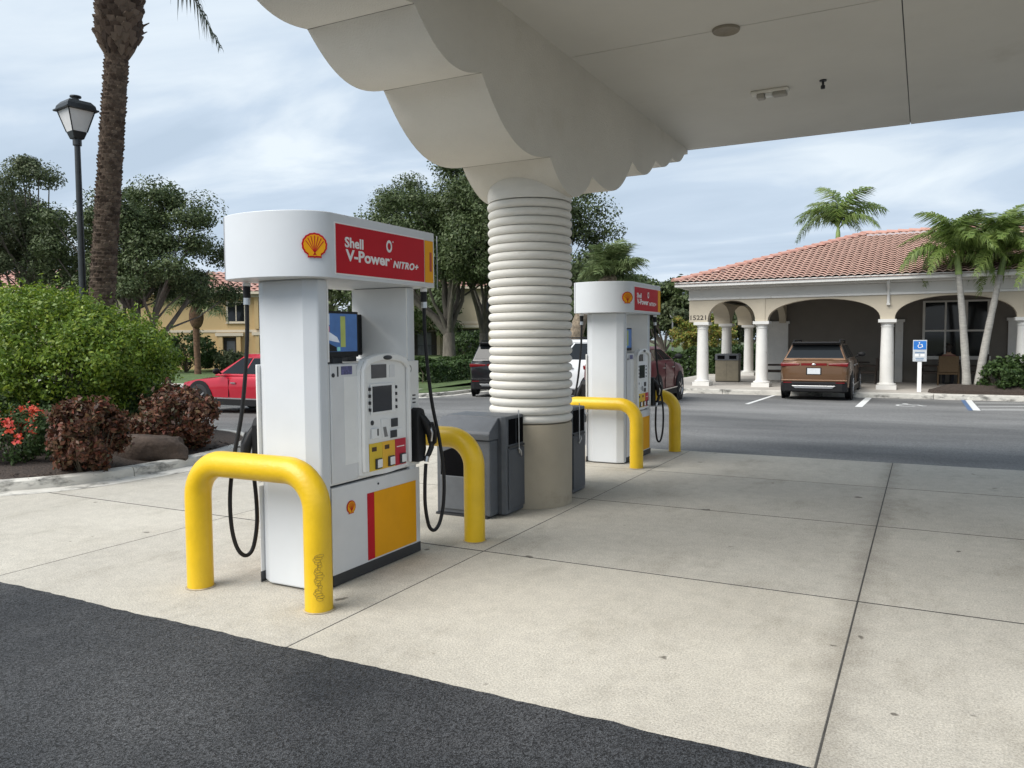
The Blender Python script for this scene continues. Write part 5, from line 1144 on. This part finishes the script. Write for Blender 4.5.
for k, (u, r_, h) in enumerate(((1002, 0.55, 0.42), (1024, 0.6, 0.45), (1048, 0.6, 0.45))):
    q = aty(u, 380, 26.1); shrub('planter_shrub', ('dark green shrub beside the leaning palm trunk', 'dark green shrub at the right edge before the store', 'dark green shrub just past the right edge')[k], (q.x, 26.15, 0.05), (r_, 0.45, h), 2200, 0.055, M_leaf_hedge, 100+k, group='shrubs in the store planter')

# porch furniture and the seated person
M_wick = pm('wicker', (0.115, 0.075, 0.038), 0.8, 0.4, 40, 0.5, 60)
M_wickd = pm('wicker_dark', (0.040, 0.030, 0.024), 0.8, 0.4, 40, 0.5, 60)
def chair(label, x, y, rz, mat, h=1.02):
    t = thing('wicker_chair', label, 'chair', (x, y, SW), rz, 'chairs on the store porch')
    MB().box(-0.28, 0.28, -0.28, 0.28, 0.36, 0.44).build('seat', mat, t, bevel=0.015)
    MB().prism([(-0.28, 0.442), (0.28, 0.442), (0.30, h), (-0.30, h)], -0.33, -0.27, 'y').build('backrest', mat, t, bevel=0.015)
    for sx_ in (-1, 1):
        MB().box(*sorted((sx_*0.285, sx_*0.335)), -0.26, 0.27, 0.60, 0.65).build('armrest', mat, t, bevel=0.01)
        for sy_ in (-1, 1): MB().tube([(sx_*0.30, sy_*0.26, 0), (sx_*0.30, sy_*0.26, 0.60 if sy_ > 0 else 0.62)], 0.024, 6).build('leg', mat, t)
    return t
q = aty(948, 383, 31.0); px_ = q.x*30.2/31.0; py_ = 30.2
chair('tan wicker chair with its back to the lot, person seated in it', px_, py_, 0.0, M_wick, 0.98)
q = aty(930, 383, 30.6); chair('dark wicker chair left of the seated person', q.x, 30.6, R(-95), M_wickd)
q = aty(976, 383, 30.8); chair('dark wicker chair right of the table behind the palm trunks', q.x, 30.8, R(80), M_wickd)
q = aty(775, 380, 30.5); chair('dark wicker chair between the second column and the copper SUV', q.x, 30.3, R(-80), M_wickd, 0.95)
q = aty(868, 383, 30.5); chair('dark wicker chair between the copper SUV and the third column', q.x, 30.2, R(90), M_wickd, 0.9)
def table(label, x, y, r_=0.42):
    t = thing('cafe_table', label, 'table', (x, y, SW), 0, 'tables on the store porch')
    MB().lathe([(0, 0.71), (r_, 0.71), (r_, 0.74), (0, 0.745)], 24).build('table_top', M_wickd, t)
    MB().lathe([(0.22, 0.0), (0.22, 0.02), (0.04, 0.05), (0.035, 0.71)], 14, caps=False).build('pedestal', M_dark, t, smooth=40)
q = aty(960, 383, 31.0); table('round dark table before the seated person on the porch', px_+0.1, 31.02, 0.40)
q = aty(856, 380, 30.6); table('round dark table beside the copper SUV on the porch', q.x, 30.9)
def person():
    t = thing('person', 'person in dark red top seated in the tan wicker chair, back to the lot', 'person', (px_, py_, SW))
    J = {'pel': (0, -0.10, 0.53, 0.135), 'wai': (0, -0.11, 0.70, 0.125), 'che': (0, -0.09, 0.90, 0.15), 'nek': (0, -0.06, 1.06, 0.055), 'hed': (0, -0.04, 1.15, 0.075), 'hd2': (0, -0.03, 1.24, 0.09), 'hd3': (0, -0.03, 1.30, 0.06)}
    E_ = [('pel', 'wai'), ('wai', 'che'), ('che', 'nek'), ('nek', 'hed'), ('hed', 'hd2'), ('hd2', 'hd3')]
    for s, n_ in ((-1, 'l'), (1, 'r')):
        J[n_+'sh'] = (s*0.17, -0.08, 0.97, 0.065); J[n_+'el'] = (s*0.25, 0.03, 0.74, 0.046); J[n_+'wr'] = (s*0.20, 0.27, 0.775, 0.032); J[n_+'ha'] = (s*0.17, 0.36, 0.785, 0.036)
        J[n_+'hp'] = (s*0.10, -0.05, 0.53, 0.10); J[n_+'kn'] = (s*0.13, 0.36, 0.52, 0.066); J[n_+'an'] = (s*0.13, 0.36, 0.10, 0.045); J[n_+'to'] = (s*0.14, 0.52, 0.04, 0.038)
        E_ += [('che', n_+'sh'), (n_+'sh', n_+'el'), (n_+'el', n_+'wr'), (n_+'wr', n_+'ha'), ('pel', n_+'hp'), (n_+'hp', n_+'kn'), (n_+'kn', n_+'an'), (n_+'an', n_+'to')]
    ks = list(J); me = bpy.data.meshes.new('body'); me.from_pydata([J[k][:3] for k in ks], [(ks.index(a), ks.index(b)) for a, b in E_], [])
    o = inst('body', me, t); sk = o.modifiers.new('skin', 'SKIN'); sk.use_smooth_shade = True
    for i, k in enumerate(ks): me.skin_vertices[0].data[i].radius = (J[k][3], J[k][3]*0.9)
    me.skin_vertices[0].data[0].use_root = True
    ss = o.modifiers.new('sub', 'SUBSURF'); ss.levels = 2; ss.render_levels = 2
    # clothes by height: red top over dark trousers, skin above the neckline
    m, nt, b = principled('clothed_body'); L2 = nt.links.new; tc = N(nt, 'ShaderNodeTexCoord'); sp = N(nt, 'ShaderNodeSeparateXYZ'); L2(tc.outputs['Object'], sp.inputs[0]); r_ = N(nt, 'ShaderNodeValToRGB'); r_.color_ramp.interpolation = 'CONSTANT'; L2(sp.outputs[2], r_.inputs[0])
    e = r_.color_ramp.elements; e[0].position = 0; e[0].color = (0.03, 0.03, 0.04, 1); e[1].position = 0.60; e[1].color = (0.12, 0.022, 0.028, 1); k = e.new(0.999); k.color = (0.33, 0.19, 0.13, 1); L2(r_.outputs[0], b.inputs['Base Color']); b.inputs['Roughness'].default_value = 0.8
    me.materials.append(m)
    hr = MB().ell((0, -0.055, 1.275), 0.098, 0.105, 0.115, 18, 12); hr.ell((0, -0.10, 1.18), 0.075, 0.05, 0.09, 14, 9); hr.build('hair', pm('dark_hair', (0.020, 0.014, 0.010), 0.55, 0.3, 60, 0.6, 90), t, smooth=80)
person()
# tan waste bin under the small arch
q = g(727, 379, SW)
tb = thing('waste_bin', 'boxy tan waste bin with dark openings under the small store arch', 'waste bin', (q.x+0.45, q.y-1.9, SW), R(4))
MB().box(-0.42, 0.42, -0.30, 0.30, 0.03, 0.80).build('body', pm('tan_bin', (0.20, 0.175, 0.125), 0.7, 0.1, 8), tb, bevel=0.015)
MB().box(-0.43, 0.43, -0.31, 0.31, 0.801, 1.04).build('top_band', pm('bin_top_grey', (0.115, 0.12, 0.135), 0.6, 0.1, 8), tb, bevel=0.015)
for x in (-0.21, 0.21): MB().box(x-0.13, x+0.13, -0.318, -0.3105, 0.85, 0.98).build('opening', pm('opening_shade_black', (0.005, 0.005, 0.006), 0.9, spec=0.05), tb)  # black plates, not holes; the dark inside is painted
MB().box(-0.40, 0.40, -0.28, 0.28, 0.0, 0.029).build('foot', M_dark, tb)
for x in (-0.205, 0.205): MB().box(x-0.19, x+0.19, -0.306, -0.3005, 0.08, 0.76).build('door', pm('tan_bin_door', (0.225, 0.195, 0.14), 0.7, 0.1, 8), tb, bevel=0.004)

# ------------------------------------------------------------------ hedges and far things on the right
def hedge(name, label, a, b, w_, h, z, n, mat, seed, size=0.07, group=None):
    a = Vector((a[0], a[1], 0)); b = Vector((b[0], b[1], 0)); d = b-a; L_ = d.length; t = thing(name, label, 'hedge', ((a.x+b.x)/2, (a.y+b.y)/2, z), math.atan2(d.y, d.x), group)
    rng = np.random.default_rng(seed); u = rng.random(n); f = rng.random(n); P = np.empty((n, 3)); D = np.empty((n, 3))
    P[:, 0] = (rng.random(n)-0.5)*L_; top = f < 0.45
    P[:, 1] = np.where(top, (rng.random(n)-0.5)*w_, np.sign(rng.random(n)-0.5)*w_/2*(1-0.25*rng.random(n))); P[:, 2] = np.where(top, h*(1-0.12*rng.random(n)), h*rng.random(n))
    bum = 1+0.10*np.sin(P[:, 0]*2.1+seed)+0.06*np.sin(P[:, 0]*5.3); P[:, 2] *= bum; P[:, 1] *= 1+0.10*np.sin(P[:, 0]*3.1)
    D[:] = 0; D[:, 2] = np.where(top, 1, 0.3); D[:, 1] = np.where(top, 0, np.sign(P[:, 1]))
    inst('foliage', leafmesh('foliage', P, D, size, mat, seed, 0.55, 0.7), t)
    m = MB(); rg = random.Random(seed)
    for k in range(max(4, int(L_*2))):
        x = (k+0.5)/max(4, int(L_*2))*L_-L_/2; m.tube([(x, 0, -0.1), (x+rg.uniform(-.1, .1), rg.uniform(-.1, .1), h*0.5), (x+rg.uniform(-.2, .2), rg.uniform(-w_/3, w_/3), h*0.9)], [0.025, 0.018, 0.006], 5)
    m.build('stems', M_twig, t); return t
p0 = atd(640, 352, 37); p1 = atd(715, 352, 36.5)
hedge('clipped_hedge', 'dark clipped hedge between the maroon car and store corner', (p0.x, p0.y), (p1.x+1, p1.y), 1.2, 1.25, -0.25, 11000, M_leaf_hedge, 120, 0.075)
p0 = atd(700, 352, 38); p1 = atd(768, 352, 42)
hedge('clipped_hedge', 'dark hedge seen through the small store arch', (p0.x, p0.y), (p1.x, p1.y), 1.2, 1.3, -0.25, 9000, M_leaf_hedge, 121, 0.075)
q = atd(672.5, 340, 48); lantern_h = atd(672.5, 315, 48).z
ld = thing('globe_lamp', 'distant white globe lamp on thin pole left of the store', 'street lamp', (q.x, q.y, -0.2))
MB().lathe([(0.09, -0.1), (0.07, 0.3), (0.045, lantern_h+0.05)], 10).build('pole', pm('pole_grey', (0.35, 0.36, 0.36), 0.5), ld, smooth=40)
MB().ell((0, 0, lantern_h+0.15), 0.15, 0.15, 0.17, 14, 10).build('globe', pm('globe_white', (0.78, 0.78, 0.78), 0.3), ld, smooth=80)

# far lawn hedges and shrubs across the street
hedge('low_hedge', 'low green hedge on the lawn behind the near pump', (-17.2, 25.2), (-16.2, 33), 1.3, 0.75, -0.08, 9000, M_leaf_hedge, 130, 0.07, 'hedges across the street')
hedge('low_hedge', 'low dark hedge under the large oak across the street', (-24, 30.5), (-19.0, 36.5), 1.3, 0.7, 0.0, 9000, M_leaf_hedge, 131, 0.08, 'hedges across the street')
hedge('low_hedge', 'low hedge farther along the street by the ringed column', (-17.3, 34), (-19, 46), 1.4, 0.8, -0.02, 9000, M_leaf_hedge, 132, 0.08, 'hedges across the street')
q = treez(483, 52, 0.0); shrub('round_shrub', 'round dark shrub by the far house beyond the black SUV', (q[0]-1.0, q[1], 0.1), (1.3, 1.3, 0.95), 2600, 0.09, M_leaf_hedge, 133)
q = treez(185, 42, 0.0); shrub('round_shrub', 'dark rounded shrub against the yellow house, behind the red car', (q[0], q[1], 0.1), (1.5, 1.3, 0.95), 3200, 0.09, M_leaf_hedge, 134)
q = treez(222, 43, 0.0); shrub('round_shrub', 'low pale shrub under the small palm by the yellow house', (q[0], q[1], 0.1), (1.6, 1.0, 0.4), 2600, 0.08, M_leaf_oak2, 135)
m = MB(); m.add([(x, y, 0.004+gz(x, y)+0.135) for x, y in ((-14.5, 22.6), (-16.3, 22.6), (-17.2, 34), (-15.7, 34))], [(0, 1, 2, 3)]); structure(m.build('mulch_strip', M_mulch))

# ------------------------------------------------------------------ houses across the street
M_house = pm('house_yellow', (0.56, 0.40, 0.20), 0.85, 0.06, 0.8, 0.1, 20)
M_house2 = pm('house_cream', (0.55, 0.46, 0.32), 0.85, 0.06, 0.8, 0.1, 20)
M_htrim = pm('house_trim', (0.62, 0.54, 0.42), 0.8, 0.05, 2)
def house(name, label, loc, rz, W, D, mat, bays):
    t = thing(name, label, 'house', loc, rz)
    MB().box(-W/2, W/2, 0, D, -0.3, 5.35).build('wall', mat, t)
    MB().box(-W/2-0.03, W/2+0.03, -0.04, D, 2.62, 2.80).build('band', M_htrim, t)
    rf = MB(); rows = 9; tw_ = 0.45; run_ = D/2+0.6
    for j in range(rows):
        r0, r1 = run_*j/rows, run_*(j+1)/rows+0.04; x = -W/2-0.6+r0
        while x < W/2+0.6-r0:
            z0 = 5.42+r0*0.36; z1 = 5.42+r1*0.36; vs = []
            for u in range(5):
                h_ = 0.10*math.sin(PI*(0.03+0.94*u/4)); vs += [(x+tw_*u/4, -0.6+r0, z0+h_+0.05), (x+tw_*u/4, -0.6+r1, z1+h_)]
            rf.add(vs, [(2*u, 2*u+2, 2*u+3, 2*u+1) for u in range(4)]); x += tw_
    o = rf.build('roof_tiles', M_tile, t); o['kind'] = 'stuff'
    m = MB(); zr = 5.4+run_*0.36; m.add([(-W/2-0.6, -0.6, 5.36), (W/2+0.6, -0.6, 5.36), (W/2+0.6, D+0.6, 5.36), (-W/2-0.6, D+0.6, 5.36), (-W/2-0.6+run_, D/2, zr), (W/2+0.6-run_, D/2, zr)], [(0, 1, 5, 4), (2, 3, 4, 5), (3, 0, 4), (1, 2, 5), (3, 2, 1, 0)]); m.build('roof', pm('roof_deck_brown', (0.20, 0.11, 0.08), 0.9), t)
    MB().box(-W/2-0.62, W/2+0.62, -0.66, -0.61, 5.30, 5.48).build('gutter', M_htrim, t)
    for (x, z0, z1, w_, kind) in bays:
        if kind == 'porch':
            p_ = MB().box(x-w_/2, x+w_/2, -0.012, 0.02, z0, z1).build('porch_shade_panel', pm('porch_shade', (0.045, 0.040, 0.033), 0.8), t)  # flat panel on the wall; the porch's shade is put into its colour
            for s in (-1, 1): MB().box(x+s*w_/2-0.13, x+s*w_/2+0.13, -0.25, -0.013, z0, z1+0.1).build('porch_post', mat, t)
            MB().box(x-w_/2-0.3, x+w_/2+0.3, -0.30, -0.013, z1+0.101, z1+0.32).build('porch_beam', M_htrim, t)
            MB().box(x-w_*0.2, x+w_*0.25, -0.020, -0.0125, z0+0.1, z1-0.25).build('window', pm('porch_glass', (0.12, 0.13, 0.14), 0.2), t)
            for k in range(8): MB().box(x-w_/2+0.15+k*(w_-0.3)/7-0.012, x-w_/2+0.15+k*(w_-0.3)/7+0.012, -0.20, -0.175, z0, z0+0.85).build('baluster', M_dark, t)
            MB().box(x-w_/2+0.131, x+w_/2-0.131, -0.21, -0.165, z0+0.851, z0+0.90).build('rail', M_dark, t)
        else:
            f = MB().box(x-w_/2-0.1, x+w_/2+0.1, -0.05, -0.001, z0-0.1, z1+0.1).build('window', M_htrim, t)
            MB().box(x-w_/2, x+w_/2, -0.056, -0.0505, z0, z1).build('pane', M_glass, f)
            MB().box(x-0.03, x+0.03, -0.066, -0.0565, z0, z1).build('mullion', M_htrim, f); MB().box(x-w_/2-0.15, x+w_/2+0.15, -0.12, -0.051, z0-0.16, z0-0.101).build('sill', M_htrim, f)
    return t
hz = atd(206, 372, 45.5)
house('yellow_house', 'yellow two-storey house with red tile roof behind the red car', (hz.x+0.6, hz.y, 0.0), R(33), 10.5, 9, M_house, [(1.1, 0.05, 2.25, 1.1, 'porch'), (3.9, 0.05, 2.3, 2.2, 'porch'), (3.9, 2.85, 5.0, 2.2, 'porch'), (1.5, 3.4, 4.7, 1.0, 'win'), (-3.2, 0.7, 2.1, 1.2, 'win')]).scale = (0.9, 0.9, 0.80)
hz = atd(462, 360, 62)
house('cream_house', 'cream house half hidden by oak trunks beyond the black SUV', (hz.x, hz.y, 0.2), R(24), 15, 9, M_house2, [(-3.0, 0.05, 2.2, 2.4, 'porch'), (0.6, 0.05, 2.2, 2.4, 'porch'), (4.0, 0.05, 2.2, 2.2, 'porch'), (-1.2, 3.3, 4.6, 1.2, 'win'), (2.2, 3.3, 4.6, 1.2, 'win')])
hz = atd(60, 360, 60)
house('yellow_house', 'pale house glimpsed behind the oaks at the left', (hz.x, hz.y, 0.1), R(45), 16, 9, M_house2, [(-3, 3.3, 4.6, 1.2, 'win'), (2, 3.3, 4.6, 1.2, 'win'), (5.5, 3.3, 4.6, 1.2, 'win')])
